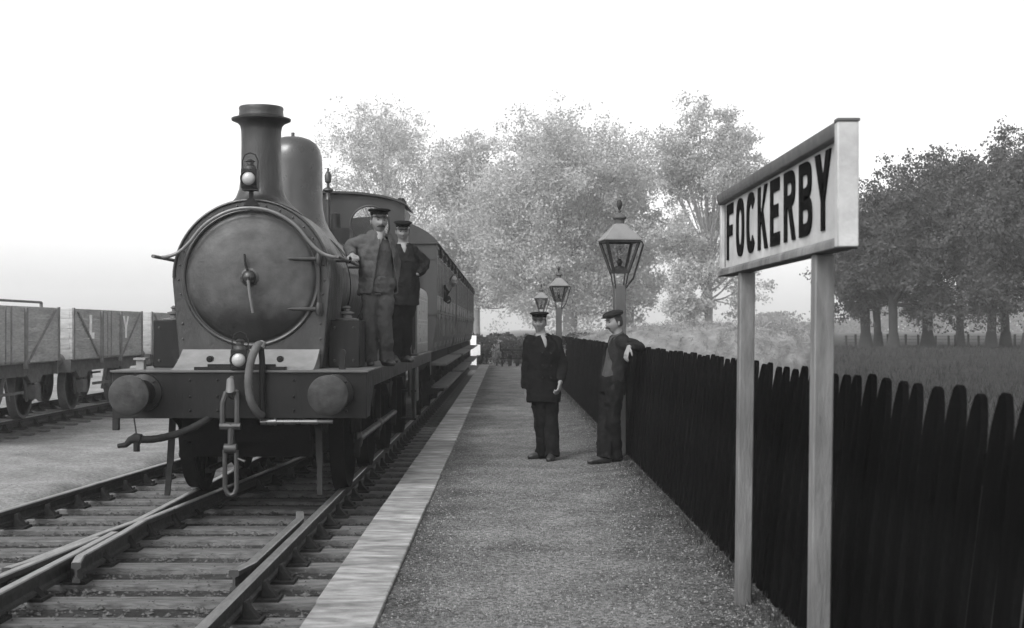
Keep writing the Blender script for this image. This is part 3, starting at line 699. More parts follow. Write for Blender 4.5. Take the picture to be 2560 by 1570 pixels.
carriage(24.5, 9.3, 'panelled carriage nearest the engine, a passenger leaning from it', 5)
carriage(34.5, 9.3, 'middle panelled carriage between the two other carriages', 5)
carriage(44.5, 8.8, 'last panelled carriage at the far end of the train', 5)

# ------------------------------------------------------------------ goods wagons
def wagon(y0, label, text=False, bar=False):
    w_ = thing('goods_wagon', label, 'wagon', (SX, y0, .1), 'open goods wagons on the siding'); L_ = 4.85; hw = 1.13; z0, z1 = .98, 1.92
    mb = MB()                                       # planked box: each side is five planks in one mesh
    for k in range(5):
        a = z0+.19*k; b = a+.187
        mb.box(-hw, -hw+.06, 0, L_, a, b).box(hw-.06, hw, 0, L_, a, b).box(-hw+.06, hw-.06, 0, .06, a, b).box(-hw+.06, hw-.06, L_-.06, L_, a, b)
    mb.box(-hw+.05, hw-.05, .05, L_-.05, z0-.02, z0+.04); mb.build('body', m_wag, w_, bev=.004)
    MB().box(-hw+.01, hw-.01, .03, L_-.03, z0-.01, z1-.01).build('lining_boards', m_wagd, w_) if False else None
    for s_ in (1, -1):
        X = s_*hw
        mb = MB()
        for yy in (0, L_-.1): MB().box(X-.01, X+.014, yy, yy+.1, z0-.0, z1+.02).build('corner_plate', m_wagi, w_)
        for yy in (1.72, L_-1.82): MB().box(X-.012, X+.045, yy, yy+.09, z0-.1, z1-.02).build('door_post', m_wagi, w_)
        for ya, yb in ((.25, 1.62), (L_-.25, L_-1.62)): MB().bar((X+s_*.016, ya, z1-.03), (X+s_*.016, yb, z0+.02), .012, .05, (0, 0, 1)).build('diagonal_strap', m_wagi, w_)
        dr = MB().box(X-.005, X+.02, 1.84, L_-1.86, z0+.03, z1-.04).build('side_door', m_wag, w_)
        MB().box(X+s_*.02-.004, X+s_*.02+.008, 2.36, 2.42, z0, z1).box(X+s_*.02-.004, X+s_*.02+.008, 2.12, 2.16, z0, z1).build('door_strap', m_wagi, dr)
        MB().box(s_*.95-.05, s_*.95+.05, 0, L_, .74, .975).build('sole_bar', m_wagd, w_)
        MB().prism([(1.6, .45), (3.3, .45), (3.3, .5), (1.6, .5)], s_*1.02-.02, s_*1.02+.02, 'x').bar((s_*1.02, 2.42, .75), (s_*1.02, 2.2, .35), .03, .05, (1, 0, 0)).bar((s_*1.02, 2.42, .75), (s_*1.02, 2.64, .35), .03, .05, (1, 0, 0)).build('brake_gear', m_wagd, w_)
        for yy in (.95, L_-.95):
            wheel(w_, s_*.75, yy, .46, .46, m_wagd, 8, 'wheel', s_)
            MB().box(s_*.98-.09, s_*.98+.09, yy-.13, yy+.13, .34, .58).prism([(yy-.42, .76), (yy+.42, .76), (yy+.2, .62), (yy-.2, .62)], s_*.98-.04, s_*.98+.04, 'x').prism([(yy-.28, .74), (yy-.2, .74), (yy-.1, .3), (yy-.16, .3)], s_*.92-.02, s_*.92+.02, 'x').prism([(yy+.28, .74), (yy+.2, .74), (yy+.1, .3), (yy+.16, .3)], s_*.92-.02, s_*.92+.02, 'x').build('axle_box', m_wagd, w_)
        for q, sg in ((0, -1), (L_, 1)):
            MB().lathe([(.13, 0), (.09, .05*sg), (.08, .2*sg), (.04, .21*sg), (.04, .29*sg), (.17, .31*sg), (.16, .34*sg), (.001, .34*sg)], (s_*.86, q, .96), 'y', 20).build('buffer', m_wagd, w_)
    for q in (0, L_): MB().box(-1.1, 1.1, q-.03, q+.03, .74, .975).build('headstock', m_wagd, w_)
    mb = MB()
    for x in (-.5, .5):
        for yy in (-.04, L_+.04): MB().box(x-.05, x+.05, yy-.04, yy+.04, .8, z1-.01).build('end_stanchion', m_wag, w_)
    if text:
        X = hw+.004
        def lrect(poly, nm): MB().prism(poly, X, X+.006, 'x').build(nm, m_white, w_)
        lrect([(1.0, 1.82), (1.14, 1.82), (1.14, 1.48), (1.3, 1.48), (1.3, 1.36), (1.0, 1.36)], 'letter_l')
        q = L_-1.55
        lrect([(q, 1.82), (q+.12, 1.82), (q+.22, 1.62), (q+.32, 1.82), (q+.44, 1.82), (q+.28, 1.56), (q+.28, 1.36), (q+.16, 1.36), (q+.16, 1.56)], 'letter_y')
    if bar: MB().tube([(.9, .3, z1+.1), (.9, L_-.3, z1+.1)], .022).tube([(.9, .3, z1-.1), (.9, .3, z1+.1)], .03).tube([(.9, L_-.3, z1-.1), (.9, L_-.3, z1+.1)], .03).build('sheet_bar', m_wagd, w_)
    return w_
wagon(19.65, 'plain grey goods wagon at the left edge with a bar along its top', bar=True)
wagon(25.25, 'grey goods wagon with white letters L and Y on its side', text=True)
wagon(30.85, 'grey goods wagon half hidden behind the engine smokebox')

# ------------------------------------------------------------------ fence
fence = thing('picket_fence', 'long black tarred picket fence with rounded tops along the platform', 'fence', (FX, 0, .2))
FT = .155; FH = 1.26                            # outward lean of the top, height above foot
def picket_mb(h, wd):
    mb = MB(); o = [(-wd/2, -.06), (-wd/2, h-.16), (-wd*.43, h-.10), (-wd*.33, h-.055), (-wd*.18, h-.012), (0, h), (wd*.18, h-.012), (wd*.33, h-.055), (wd*.43, h-.10), (wd/2, h-.16), (wd/2, -.06)]
    mb.prism(o, -.0125, .0125, 'x'); return mb
shapes = [picket_mb(FH+random.uniform(-.004, .004), random.uniform(.146, .156)).build('picket', m_fence, fence, bev=0) for i in range(6)]
random.seed(5); y = 3.3; i = 0; rest = MB()
tilt = math.atan2(FT, FH)
while y < 46.5:
    if i < 100:
        if i < 6: p = shapes[i]
        else: p = shapes[random.randrange(6)].copy(); COL.objects.link(p)
        p.parent = fence; p.location = (0, y, random.uniform(-.011, .011)); p.rotation_euler = (random.uniform(-.012, .012), tilt+random.uniform(-.005, .005), random.uniform(-.03, .03))
    else:
        M = Matrix.Translation((0, y, random.uniform(-.012, .012))) @ Matrix.Rotation(tilt+random.uniform(-.01, .01), 4, 'Y')
        q = picket_mb(FH, .152); rest.add([M @ Vector(v) for v in q.v], q.f)
    y += .218+random.uniform(-.008, .008); i += 1
rest.build('pickets', m_fence, fence, kind='stuff')
for z in (.28, 1.0):
    x = z/FH*FT+.016
    MB().box(x, x+.05, 3.0, 46.5, z-.05, z+.05).build('rail', m_fence, fence)
for y in np.arange(3.5, 46.5, 2.6):
    M = Matrix.Rotation(tilt, 4, 'Y'); MB().box(.07, .17, y-.05, y+.05, -.1, 1.12, M).build('fence_post', m_fence, fence)

# ------------------------------------------------------------------ station sign
sg = thing('station_sign', 'large raised FOCKERBY name board on two tall pale posts', 'sign', (1.22, 0, 0))
Y0, Y1 = 4.92, 7.72; ZB, ZT = 1.965, 2.405       # near end, far end
bd = MB().box(.02, .05, Y0+.02, Y1-.02, ZB+.02, ZT-.02).build('board', m_sign, sg)
m_str = 0
def bold(polys): return polys
LW = .228; LH = .305; SW = .060; SH = .058
def ring(cx, cz, ax, az, tx, tz, a0=0, a1=360, n=28):
    aa = np.linspace(R(a0), R(a1), n); sq = lambda v: math.copysign(abs(v)**.75, v)
    out = [(cx+ax*sq(math.cos(a)), cz+az*sq(math.sin(a))) for a in aa]; inn = [(cx+(ax-tx)*sq(math.cos(a)), cz+(az-tz)*sq(math.sin(a))) for a in aa]
    return out, inn
def add_ring(mb, out, inn, x0, x1, flip):
    for i in range(len(out)-1):
        q = [out[i], out[i+1], inn[i+1], inn[i]]; mb.prism([(flip(a), b) for a, b in q], x0, x1, 'x')
def letter(ch, yl):
    """yl: far (reading-left) edge of the letter; reading runs towards the camera"""
    mb = MB(); z = ZB+.066; x0, x1 = .0135, .0195; f = lambda u: yl-u
    R_ = lambda a, b, c, d: mb.prism([(f(a), z+c), (f(b), z+c), (f(b), z+d), (f(a), z+d)], x0, x1, 'x')
    Q = lambda *p: mb.prism([(f(a), z+b) for a, b in p], x0, x1, 'x')
    if ch in 'FE':
        R_(0, SW, 0, LH); R_(SW, LW*.9, LH-SH, LH); R_(SW, LW*.78, LH*.5-SH/2+.005, LH*.5+SH/2+.005)
        if ch == 'E': R_(SW, LW*.92, 0, SH)
    if ch == 'O': o, i = ring(LW/2, LH/2, LW/2, LH/2, SW, SH); add_ring(mb, o, i, x0, x1, lambda u: f(u)); mb.v = [(a, b, c+z) for a, b, c in mb.v]
    if ch == 'C': o, i = ring(LW/2, LH/2, LW/2, LH/2, SW, SH, 38, 322); add_ring(mb, o, i, x0, x1, lambda u: f(u)); mb.v = [(a, b, c+z) for a, b, c in mb.v]
    if ch == 'K':
        R_(0, SW, 0, LH); Q((SW, LH*.36), (LW*.72, LH), (LW*1.02, LH), (SW, LH*.62-.05+.01)); Q((SW+.02, LH*.52), (LW*.50, LH*.66), (LW*1.05, 0), (LW*.74, 0))
    if ch in 'RB':
        R_(0, SW, 0, LH); w_ = LW
        o, i = ring(LW*.5, LH*.74, LW*.48, LH*.26, SW, SH*.9, -90, 90, 16); add_ring(mb, [(a, b+z) for a, b in o], [(a, b+z) for a, b in i], x0, x1, lambda u: f(u))
        R_(SW, LW*.5, LH-SH*.9, LH); R_(SW, LW*.5, LH*.48, LH*.48+SH*.9)
        if ch == 'B':
            o, i = ring(LW*.5, LH*.265, LW*.52, LH*.265, SW, SH*.9, -90, 90, 16); add_ring(mb, [(a, b+z) for a, b in o], [(a, b+z) for a, b in i], x0, x1, lambda u: f(u))
            R_(SW, LW*.5, 0, SH*.9); R_(SW, LW*.5, LH*.53-SH*.9, LH*.479)
        else: Q((LW*.38, LH*.48), (LW*.66, LH*.48), (LW*1.02, 0), (LW*.74, 0))
    if ch == 'Y':
        Q((LW*.5-SW/2, 0), (LW*.5+SW/2, 0), (LW*.5+SW/2, LH*.45), (LW*.5-SW/2, LH*.45)); Q((LW*.5-SW/2, LH*.38), (LW*.5, LH*.45), (LW*.5+.02, LH*.55), (SW*1.0, LH), (-.02, LH)); Q((LW*.5-.02, LH*.5), (LW*.5+SW/2, LH*.38), (LW+.02, LH), (LW-SW*1.0, LH))
    return mb
pitch = (Y1-Y0-.32)/8
for k, ch in enumerate('FOCKERBY'):
    lm = letter(ch, Y1-.15-k*pitch)
    lm.build('letter', m_letter, bd, smooth=0)
mb = MB().prism([(.0, ZT-.055), (-.012, ZT-.05), (-.018, ZT-.012), (-.018, ZT), (.072, ZT), (.072, ZT-.055)], Y0+.05, Y1); mb.build('top_moulding', m_signd, sg, bev=.002)
MB().prism([(-.015, ZB-.02), (-.012, ZB+.008), (.0, ZB+.022), (.07, ZB+.022), (.072, ZB-.02)], Y0+.05, Y1).build('bottom_moulding', m_post, sg, bev=.003)
MB().box(-.016, .062, Y0, Y0+.048, ZB-.018, ZT-.004).build('end_frame', m_sign, sg, bev=.004)
MB().box(-.018, .066, Y0-.004, Y0+.052, ZT-.003, ZT+.009).build('end_cap', m_signd, sg, bev=.002)
MB().box(.0, .072, Y1-.05, Y1-.002, ZB+.023, ZT-.056).build('end_frame', m_sign, sg, bev=.003)
for ya, yb in ((Y0+.075, Y0+.085), (Y1-.085, Y1-.078)): MB().box(.015, .021, ya, yb, ZB+.03, ZT-.06).build('border_line', m_signd, sg, smooth=0)
for Yp in (5.38, 7.08):
    MB().loft([[(.0+x-.022*(1-t), Yp+y, t*(ZB-.02)) for x, y in ((.0, -.04), (.078, -.04), (.078, .04), (0, .04))] for t in (.08, .5, 1)]).build('post', m_post, sg, bev=.006)

# ------------------------------------------------------------------ platform lamps
def lamp(x, y, label, rot, base=None):
    t = thing('platform_lamp', label, 'lamp post', (x, y, platz(x, y)-.05), 'lanterns on posts along the platform', rz=rot); z = -platz(x, y)+.05
    MB().box(-.062, .062, -.062, .062, 0, 2.14+z).build('post', m_lpost, t, bev=.008)
    ln = MB()
    def fr(w0, z0, w1, z1, t_=.018):
        for i in (-1, 1):
            for j in (-1, 1): ln.bar((i*w0, j*w0, z0), (i*w1, j*w1, z1), t_, t_, (i, j, 0))
    a0, a1, zb, ze = .085, .185, 2.29+z, 2.63+z
    fr(a0, zb, a1, ze, .026)
    for w0, zz, th in ((a0, zb, .03), (a1, ze, .03)):
        for s_ in (-1, 1): ln.box(-w0-.012, w0+.012, s_*w0-.012, s_*w0+.012, zz-th/2, zz+th/2); ln.box(s_*w0-.0118, s_*w0+.0118, -w0+.01, w0-.01, zz-th/2+.001, zz+th/2-.001)
    for i in (-1, 1):
        for j in (-1, 1): ln.tube([(i*.085, j*.085, zb), (i*.055, j*.055, 2.10+z)], .008, 6)
    L1 = ln.build('lantern_frame', m_lamp, t)
    g_ = MB()
    for (i, j) in ((1, 0), (-1, 0), (0, 1), (0, -1)):
        q = (lambda w0, zz: [(i*w0-j*w0, j*w0+i*w0, zz), (i*w0+j*w0, j*w0-i*w0, zz)])
        lo, hi = q(a0-.004, zb+.01), q(a1-.004, ze-.01); g_.add([lo[0], lo[1], hi[1], hi[0]], [(0, 1, 2, 3)])
    g_.build('glass_pane', m_glass, L1)
    MB().lathe([(.07, zb), (.075, zb+.02), (.055, zb+.06), (.02, zb+.07), (.028, zb+.09), (.034, zb+.115), (.02, zb+.14), (.008, zb+.15)], (0, 0, 0), 'z', 16).build('burner', m_lamp, L1)
    MB().lathe([(.018, zb+.13), (.034, zb+.17), (.03, zb+.22), (.012, zb+.29), (.010, zb+.29), (.001, zb+.16)], (0, 0, 0), 'z', 16).build('lamp_glass_chimney', m_glass, L1)
    h = MB(); rings = []
    for w0, zz in ((.212, ze+.008), (.212, ze+.02), (.066, 2.815+z), (.06, 2.83+z)): rings.append([(w0, w0, zz), (-w0, w0, zz), (-w0, -w0, zz), (w0, -w0, zz)])
    h.loft(rings); H = h.build('hood', m_lroof, t, 20)
    MB().lathe([(.055, 2.80+z), (.058, 2.88+z), (.078, 2.89+z), (.08, 2.905+z), (.03, 2.95+z), (.012, 2.955+z)], n=20).build('vent', m_lpost, H)
    MB().lathe([(.012, 2.95+z), (.016, 2.97+z), (.01, 2.985+z), (.026, 3.02+z), (.033, 3.05+z), (.028, 3.08+z), (.012, 3.10+z), (.001, 3.105+z)], n=16).build('finial', m_lamp, H)
    MB().tube([(.19, .0, 2.64+z), (.26, .0, 2.635+z), (.275, 0, 2.60+z), (.16, 0, 2.22+z), (.08, 0, 2.12+z), (.062, 0, 2.1+z), (.062, 0, .4)], .011, 8).build('gas_pipe', m_lamp, t)
    return t
lamp(1.29, 15.3, 'nearest platform lantern, on the post behind the leaning man', R(8))
lamp(1.25, 31.5, 'middle of the three platform lanterns, farther down the fence', R(6))
lamp(1.18, 44.0, 'farthest small platform lantern, above the standing railwayman', R(5))

# ------------------------------------------------------------------ people
def remesh(ob, vox, sm=2, fold=0, fsc=(9, 9, 5), seed=0, cut=None, solid=0):
    md = ob.modifiers.new('r', 'REMESH'); md.mode = 'VOXEL'; md.voxel_size = vox
    if sm: s2 = ob.modifiers.new('s', 'SMOOTH'); s2.iterations = sm; s2.factor = .5
    dg = bpy.context.evaluated_depsgraph_get(); me = bpy.data.meshes.new_from_object(ob.evaluated_get(dg))
    old = ob.data; ob.modifiers.clear(); ob.data = me; me.materials.clear(); me.materials.append(old.materials[0]); me.name = ob.name
    bm = bmesh.new(); bm.from_mesh(me); bm.normal_update()
    if fold:
        for v in bm.verts:
            p = Vector((v.co.x*fsc[0], v.co.y*fsc[1], v.co.z*fsc[2]+seed*7))
            v.co += v.normal*fold*(noise.noise(p)*1.0+.6*noise.noise(p*2.3)+.5*abs(noise.noise(Vector((v.co.x*5+v.co.z*9, v.co.y*5, v.co.z*14+seed)))))
    if cut:
        dead = [f for f in bm.faces if cut(f.calc_center_median())]; bmesh.ops.delete(bm, geom=dead, context='FACES')
        for _ in range(7):
            new = {}
            for v in bm.verts:
                nb = [e.other_vert(v).co for e in v.link_edges if e.is_boundary]
                if len(nb) == 2: new[v] = v.co*.4+(nb[0]+nb[1])*.3
            for v, c in new.items(): v.co = c
    bm.to_mesh(me); bm.free()
    if solid:
        s3 = ob.modifiers.new('t', 'SOLIDIFY'); s3.thickness = solid; s3.offset = -1
    me.polygons.foreach_set('use_smooth', [True]*len(me.polygons))
    return ob

def head_mb(mb, c, r, f, u, s=1.0):
    n, m = 40, 30; rings = []
    g = lambda x, z, cx, cz, sx, sz: math.exp(-((x-cx)/sx)**2-((z-cz)/sz)**2)
    for k in range(m+1):
        th = -math.pi/2+math.pi*k/m; ct, st = max(math.cos(th), .004), math.sin(th); ring = []
        for i in range(n):
            ph = 2*math.pi*i/n; dx, dy = ct*math.sin(ph), ct*math.cos(ph)
            x, y, z = .075*dx, .096*dy, .118*st
            if z < 0: x *= 1-.30*(-st)**1.6; y = y*(1-.16*(-st)**2) if dy > 0 else y*(1-.5*(-st)**1.2)
            if dy > 0:
                w_ = min(1, dy*2.2)
                y += w_*(.024*g(x, z, 0, -.026, .012, .016)+.012*g(x, z, 0, -.004, .010, .024)-.012*g(abs(x), z, .031, .010, .016, .012)+.006*g(x, z, 0, .032, .05, .010)+.006*g(x, z, 0, -.060, .024, .006)-.004*g(x, z, 0, -.049, .018, .005)-.003*g(x, z, 0, -.069, .02, .005)+.010*g(x, z, 0, -.092, .022, .014)+.005*g(abs(x), z, .042, -.02, .016, .018))
            ring.append(c+(r*x+f*y+u*z)*s)
        rings.append(ring)
    mb.loft(rings)
    for sgn in (-1, 1):
        M = Matrix((r, f, u)).transposed(); mb.ball(c+(r*sgn*.076-f*.008-u*.01)*s, (.010*s, .018*s, .030*s), 10, 8, M)

def hand_mb(mb, w_, d, nrm, curl=.5, sgn=1, s=1.0):
    """w_ wrist, d towards the fingers, nrm out of the palm; thumb on side sgn"""
    d = d.normalized(); nrm = (nrm-d*nrm.dot(d)).normalized(); sd_ = d.cross(nrm)*sgn
    mb.tube([w_-d*.02, w_+d*.01*s, w_+d*.045*s, w_+d*.09*s], [(.028*s, .02*s), (.032*s, .019*s), (.042*s, .017*s), (.040*s, .012*s)], 14, side=sd_)
    for k, (o, L_) in enumerate(((.031, .072), (.0105, .080), (-.0105, .074), (-.031, .058))):
        p = w_+d*.085*s+sd_*o*s; a = 0; pts = [p-d*.015]; dd = d+sd_*o*1.2
        for q, fr in enumerate((.42, .32, .26)):
            a += curl*(.6 if q == 0 else 1.0)*(1+.12*k); v = (dd*math.cos(a)+nrm*math.sin(a)).normalized(); p = p+v*L_*fr*s; pts.append(p)
        mb.tube(pts, [.0095*s, .0090*s, .0082*s, .0065*s], 8)
    p = w_+d*.02*s+sd_*.028*s; v1 = (d*.6+sd_*.75+nrm*.25).normalized(); v2 = (d*.85+sd_*.2+nrm*.45).normalized()
    mb.tube([p, p+v1*.035*s, p+v1*.035*s+v2*.032*s, p+v1*.035*s+v2*.055*s], [.014*s, .0115*s, .010*s, .0075*s], 8)

def person(label, base, J, cfg, group=None):
    t = thing('person', label, 'person', base, group); B = Vector(base)
    J = {k: v-B for k, v in J.items()}
    f = Vector(cfg['front']).normalized(); hf = Vector(cfg['hfront']).normalized(); hu = Vector((0, 0, 1)); hu = (hu-hf*hu.dot(hf)).normalized(); hr = hf.cross(hu)
    sv = (J['shR']-J['shL']).normalized(); hips = (J['hipL']+J['hipR'])/2; sh = (J['shL']+J['shR'])/2; fv = sv.cross(Vector((0, 0, 1))).normalized()
    if fv.dot(f) < 0: fv = -fv
    g = cfg.get('girth', 1.0); hs = cfg.get('hs', 1.0)
    # --- body
    mb = MB()
    mid = (hips+sh)/2+f*.005
    mb.tube([hips-Vector((0, 0, .09)), hips, mid, lerp(mid, sh, .6), sh, lerp(sh, J['neck'], .6), J['neck'], lerp(J['neck'], J['head'], .5)],
            [(.12*g, .09*g), (.145*g, .105*g), (.13*g, .095*g), (.155*g, .11*g), (.15*g, .085), (.08, .065), (.056, .056), (.055, .055)], 20, side=sv)
    for s_ in ('L', 'R'):
        a, b, c = J['sh'+s_], J['el'+s_], J['wr'+s_]
        mb.tube([a, lerp(a, b, .5), b, lerp(b, c, .35), c], [.055, .048, .04, .039, .028], 12)
        a, b, c = J['hip'+s_], J['kn'+s_], J['an'+s_]
        mb.tube([a, lerp(a, b, .5), b, lerp(b, c, .35), c], [.085, .072, .055, .055, .04], 12)
        tdir = Vector(cfg['toe'+s_]).normalized(); mb.tube([c-tdir*.04-Vector((0, 0, .04)), c+tdir*.05-Vector((0, 0, .05)), c+tdir*.13-Vector((0, 0, .06))], [.035, .033, .02], 8)
        hd, hn, cu, sg_ = cfg['hand'+s_]; hand_mb(mb, J['wr'+s_], Vector(hd), Vector(hn), cu, sg_, 1.05)
    head_mb(mb, J['head'], hr, hf, hu, hs)
    body = mb.build('body', m_skin, t); remesh(body, .0065, 1)
    # --- eyes, hair, moustache
    H = J['head']; pt = lambda x, y, z: H+(hr*x+hf*y+hu*z)*hs
    Mh = Matrix((hr, hf, hu)).transposed()
    for s_ in (-1, 1): 
        MB().ball(pt(s_*.030, .0815, .009), (.0125, .006, .0055), 10, 8, Mh).build('eye', m_hair, t)
        MB().tube([pt(s_*.014, .093, .026), pt(s_*.032, .090, .031), pt(s_*.048, .078, .026)], [.003, .0045, .002], 6).build('eyebrow', m_hair, t)
    MB().tube([pt(-.018, .090, -.061), pt(0, .0965, -.0595), pt(.018, .090, -.061)], [.0015, .0028, .0015], 6).build('mouth', mat('lips', .16, .6, .1, 20), t)
    if cfg.get('moustache'):
        k = cfg['moustache']; MB().tube([pt(-.034*k, .083, -.058), pt(-.018*k, .096, -.049), pt(0, .105, -.045), pt(.018*k, .096, -.049), pt(.034*k, .083, -.058)], [.004, .0085*k, .0085*k, .0085*k, .004], 8).build('moustache', m_hair, t)
    mb = MB(); rings = []
    for k in range(9):
        th = R(lerp(-22, 90, k/8)); ct, st = max(math.cos(th), .01), math.sin(th)
        rings.append([pt(.081*ct*math.sin(a), (.101*ct*math.cos(a) if math.cos(a) < .05 or k > 6 else (.003+.01*k)*ct), .004+.119*st) for a in np.linspace(0, 2*math.pi, 24, endpoint=False)])
    mb.loft(rings); mb.build('hair', m_hair, t)
    # --- cap
    ck = cfg.get('cap')
    if ck:
        cp_ = MB(); mm = m_dark if ck != 'flat' else m_dark2
        if ck == 'flat':
            cp_.ball(pt(0, .008, .092), (.096*hs, .125*hs, .040*hs), 20, 10, Mh @ Matrix.Rotation(R(-8), 3, 'X')); cp_.tube([pt(-.055, .10, .062), pt(-.03, .128, .060), pt(0, .136, .060), pt(.03, .128, .060), pt(.055, .10, .062)], [(.01, .006), (.02, .007), (.022, .007), (.02, .007), (.01, .006)], 8, side=hf)
        else:
            rg = []
            for rad, z, dy in ((.087, .056, 0), (.089, .084, 0), (.092, .088, 0), (.114, .100, .004), (.117, .108, .004), (.10, .118, .004), (.05, .124, .0), (.002, .124, 0)):
                rg.append([pt(rad*.95*math.sin(a), rad*1.12*math.cos(a)+dy, z-.006*(rad > .1)*0) for a in np.linspace(0, 2*math.pi, 28, endpoint=False)])
            cp_.loft(rg)
        co = cp_.build('cap', mm, t)
        if ck != 'flat':
            pk = MB(); top = []; 
            for a in np.linspace(-1.15, 1.15, 15): top.append((.080*math.sin(a), .092*math.cos(a), .066)); 
            out = [(.086*math.sin(a), .092*math.cos(a)+.046*math.cos(a*1.25), .048) for a in np.linspace(-1.15, 1.15, 15)]
            vs = [pt(*p) for p in top+out]+[pt(p[0], p[1], p[2]-.005) for p in top+out]; n = 15; fs = [(i, i+1, n+i+1, n+i) for i in range(n-1)]+[(2*n+i+1, 2*n+i, 3*n+i, 3*n+i+1) for i in range(n-1)]+[(n+i, n+i+1, 3*n+i+1, 3*n+i) for i in range(n-1)]
            pk.add(vs, fs); pk.build('cap_peak', mat('patent_peak', .03, .15, .2, 10, spec=.8), co)
    # --- trousers and boots
    mb = MB(); tw = cfg.get('tw', 1.0)
    mb.tube([hips+Vector((0, 0, .09)), hips+Vector((0, 0, .02)), hips-Vector((0, 0, .08))], [(.155*g, .12*g), (.175*g, .13*g), (.15*g, .12*g)], 20, side=sv)
    for s_ in ('L', 'R'):
        a, b, c = J['hip'+s_], J['kn'+s_], J['an'+s_]
        mb.tube([a+Vector((0, 0, .03)), lerp(a, b, .4), lerp(a, b, .8), b+Vector((0, 0, -.02)), lerp(b, c, .4), lerp(b, c, .85), c-Vector((0, 0, .045))], [.105*tw, .098*tw, .083*tw, .080*tw, .080*tw, .080*tw, .086*tw], 16)
    tr = mb.build('trousers', cfg['trousers'], t); remesh(tr, .011, 2, .017, (9, 9, 7), 1)
    for s_ in ('L', 'R'):
        c = J['an'+s_]; td = Vector(cfg['toe'+s_]).normalized(); z = Vector((0, 0, 1))
        mb = MB().tube([c+z*.03, c-z*.03], [.05, .052], 12).tube([c-td*.075-z*.065, c-td*.05-z*.05, c+td*.02-z*.04, c+td*.09-z*.055, c+td*.155-z*.064, c+td*.195-z*.07], [(.02, .02), (.038, .04), (.042, .052), (.044, .038), (.042, .030), (.02, .015)], 12, side=td.cross(z))
        bo = mb.build('boot', m_boot, t); remesh(bo, .008, 2)
        fl = min(v.co.z for v in bo.data.vertices)
        for v in bo.data.vertices:
            if v.co.z < fl+.012: v.co.z = fl
    # --- shirt / waistcoat under the jacket
    off = .0
    def torso(k, zlo, extra=0):
        lo = hips+Vector((0, 0, zlo))
        P = [lo, lerp(hips, mid, .2) if zlo < 0 else lerp(lo, mid, .3), mid, lerp(mid, sh, .55), sh+Vector((0, 0, .0)), lerp(sh, J['neck'], .45)+Vector((0, 0, .01)), J['neck']+Vector((0, 0, -.005))]
        q = [(.175*g+extra, .13*g+extra*.8), (.168*g, .128*g), (.158*g, .125*g), (.178*g, .135*g), (.165*g, .105*g), (.10, .085), (.066, .068)]
        return P, [(a+k, b+k) for a, b in q]
    mb = MB(); P, q = torso(-.012, .02); mb.tube(P, q, 24, side=sv); vs_ = mb.build('waistcoat', cfg['vest'], t); remesh(vs_, .012, 2, .004)
    mb = MB().tube([lerp(J['neck'], sh, .25), J['neck']+Vector((0, 0, .008)), lerp(J['neck'], H, .18)], [.070, .066, .060], 18)
    cN = J['neck']+fv*.0
    mb.tube([J['neck']+fv*.05+Vector((0, 0, -.0)), lerp(J['neck'], sh, .6)+fv*.092, lerp(sh, mid, .12)+fv*.112, lerp(sh, mid, .22)+fv*.118], [(.03, .012), (.034, .012), (.022, .012), (.006, .006)], 10, side=sv)
    so_ = mb.build('shirt_collar', cfg.get('shirt', m_shirt), t); remesh(so_, .007, 1)
    if cfg.get('tie'): MB().tube([J['neck']+fv*.068, lerp(J['neck'], sh, .6)+fv*.118, lerp(sh, mid, .25)+fv*.14], [(.012, .006), (.014, .006), (.02, .006)], 8, side=sv).build('tie', m_dark, t)
    # --- jacket
    mb = MB(); hz = cfg.get('hem', -.12); P, q = torso(.014, hz, cfg.get('flare', .0)); mb.tube(P, q, 26, side=sv)
    for s_ in ('L', 'R'):
        a, b, c = J['sh'+s_], J['el'+s_], J['wr'+s_]; k = cfg.get('sleeve', 1.0)
        mb.ball(a, (.078*k, .078*k, .075*k)); mb.tube([a, lerp(a, b, .5), lerp(a, b, .9), lerp(b, c, .15), lerp(b, c, .6), lerp(b, c, .95)], [.078*k, .068*k, .060*k, .056*k, .049*k, .043*k], 14)
    top = J['neck'].z; ow = cfg.get('open', (.05, .3))
    ax = Vector((hips.x, hips.y, 0)); 
    def cut(p):
        tt = min(1, max(0, (p.z-hips.z)/max(.01, sh.z-hips.z))); c0 = lerp(hips, sh, tt); q_ = p-c0; s1 = q_.dot(sv)-cfg.get('skew', 0); f1 = q_.dot(fv)
        if f1 < .05: return False
        d = (top-p.z)                                      # distance below the neck
        if cfg.get('agape'): wd_ = cfg['agape'](d)
        else: wd_ = ow[0]*(1-d/ow[1]) if 0 <= d < ow[1] else (ow[0] if d < 0 else -1)
        return abs(s1) < wd_
    jk = mb.build('jacket', cfg['jacket'], t); remesh(jk, .011, 2, 1.6*cfg.get('fold', .010), (8, 8, 6), 3, cut, .009)
    # lapels and buttons
    if cfg.get('buttons'):
        for zz in cfg['buttons']:
            tt = min(1, max(0, (zz-hips.z)/(sh.z-hips.z))); c0 = lerp(hips, sh, tt)
            for sx in cfg.get('bx', (-.05, .05)): MB().ball(c0+Vector((0, 0, zz-c0.z))+fv*(.152*g+.006)+sv*sx, .010, 8, 6).build('button', m_iron, jk)
    return t

Z = Vector
def lock(v, **k):
    for a, b in k.items(): setattr(v, a, b)
    return v
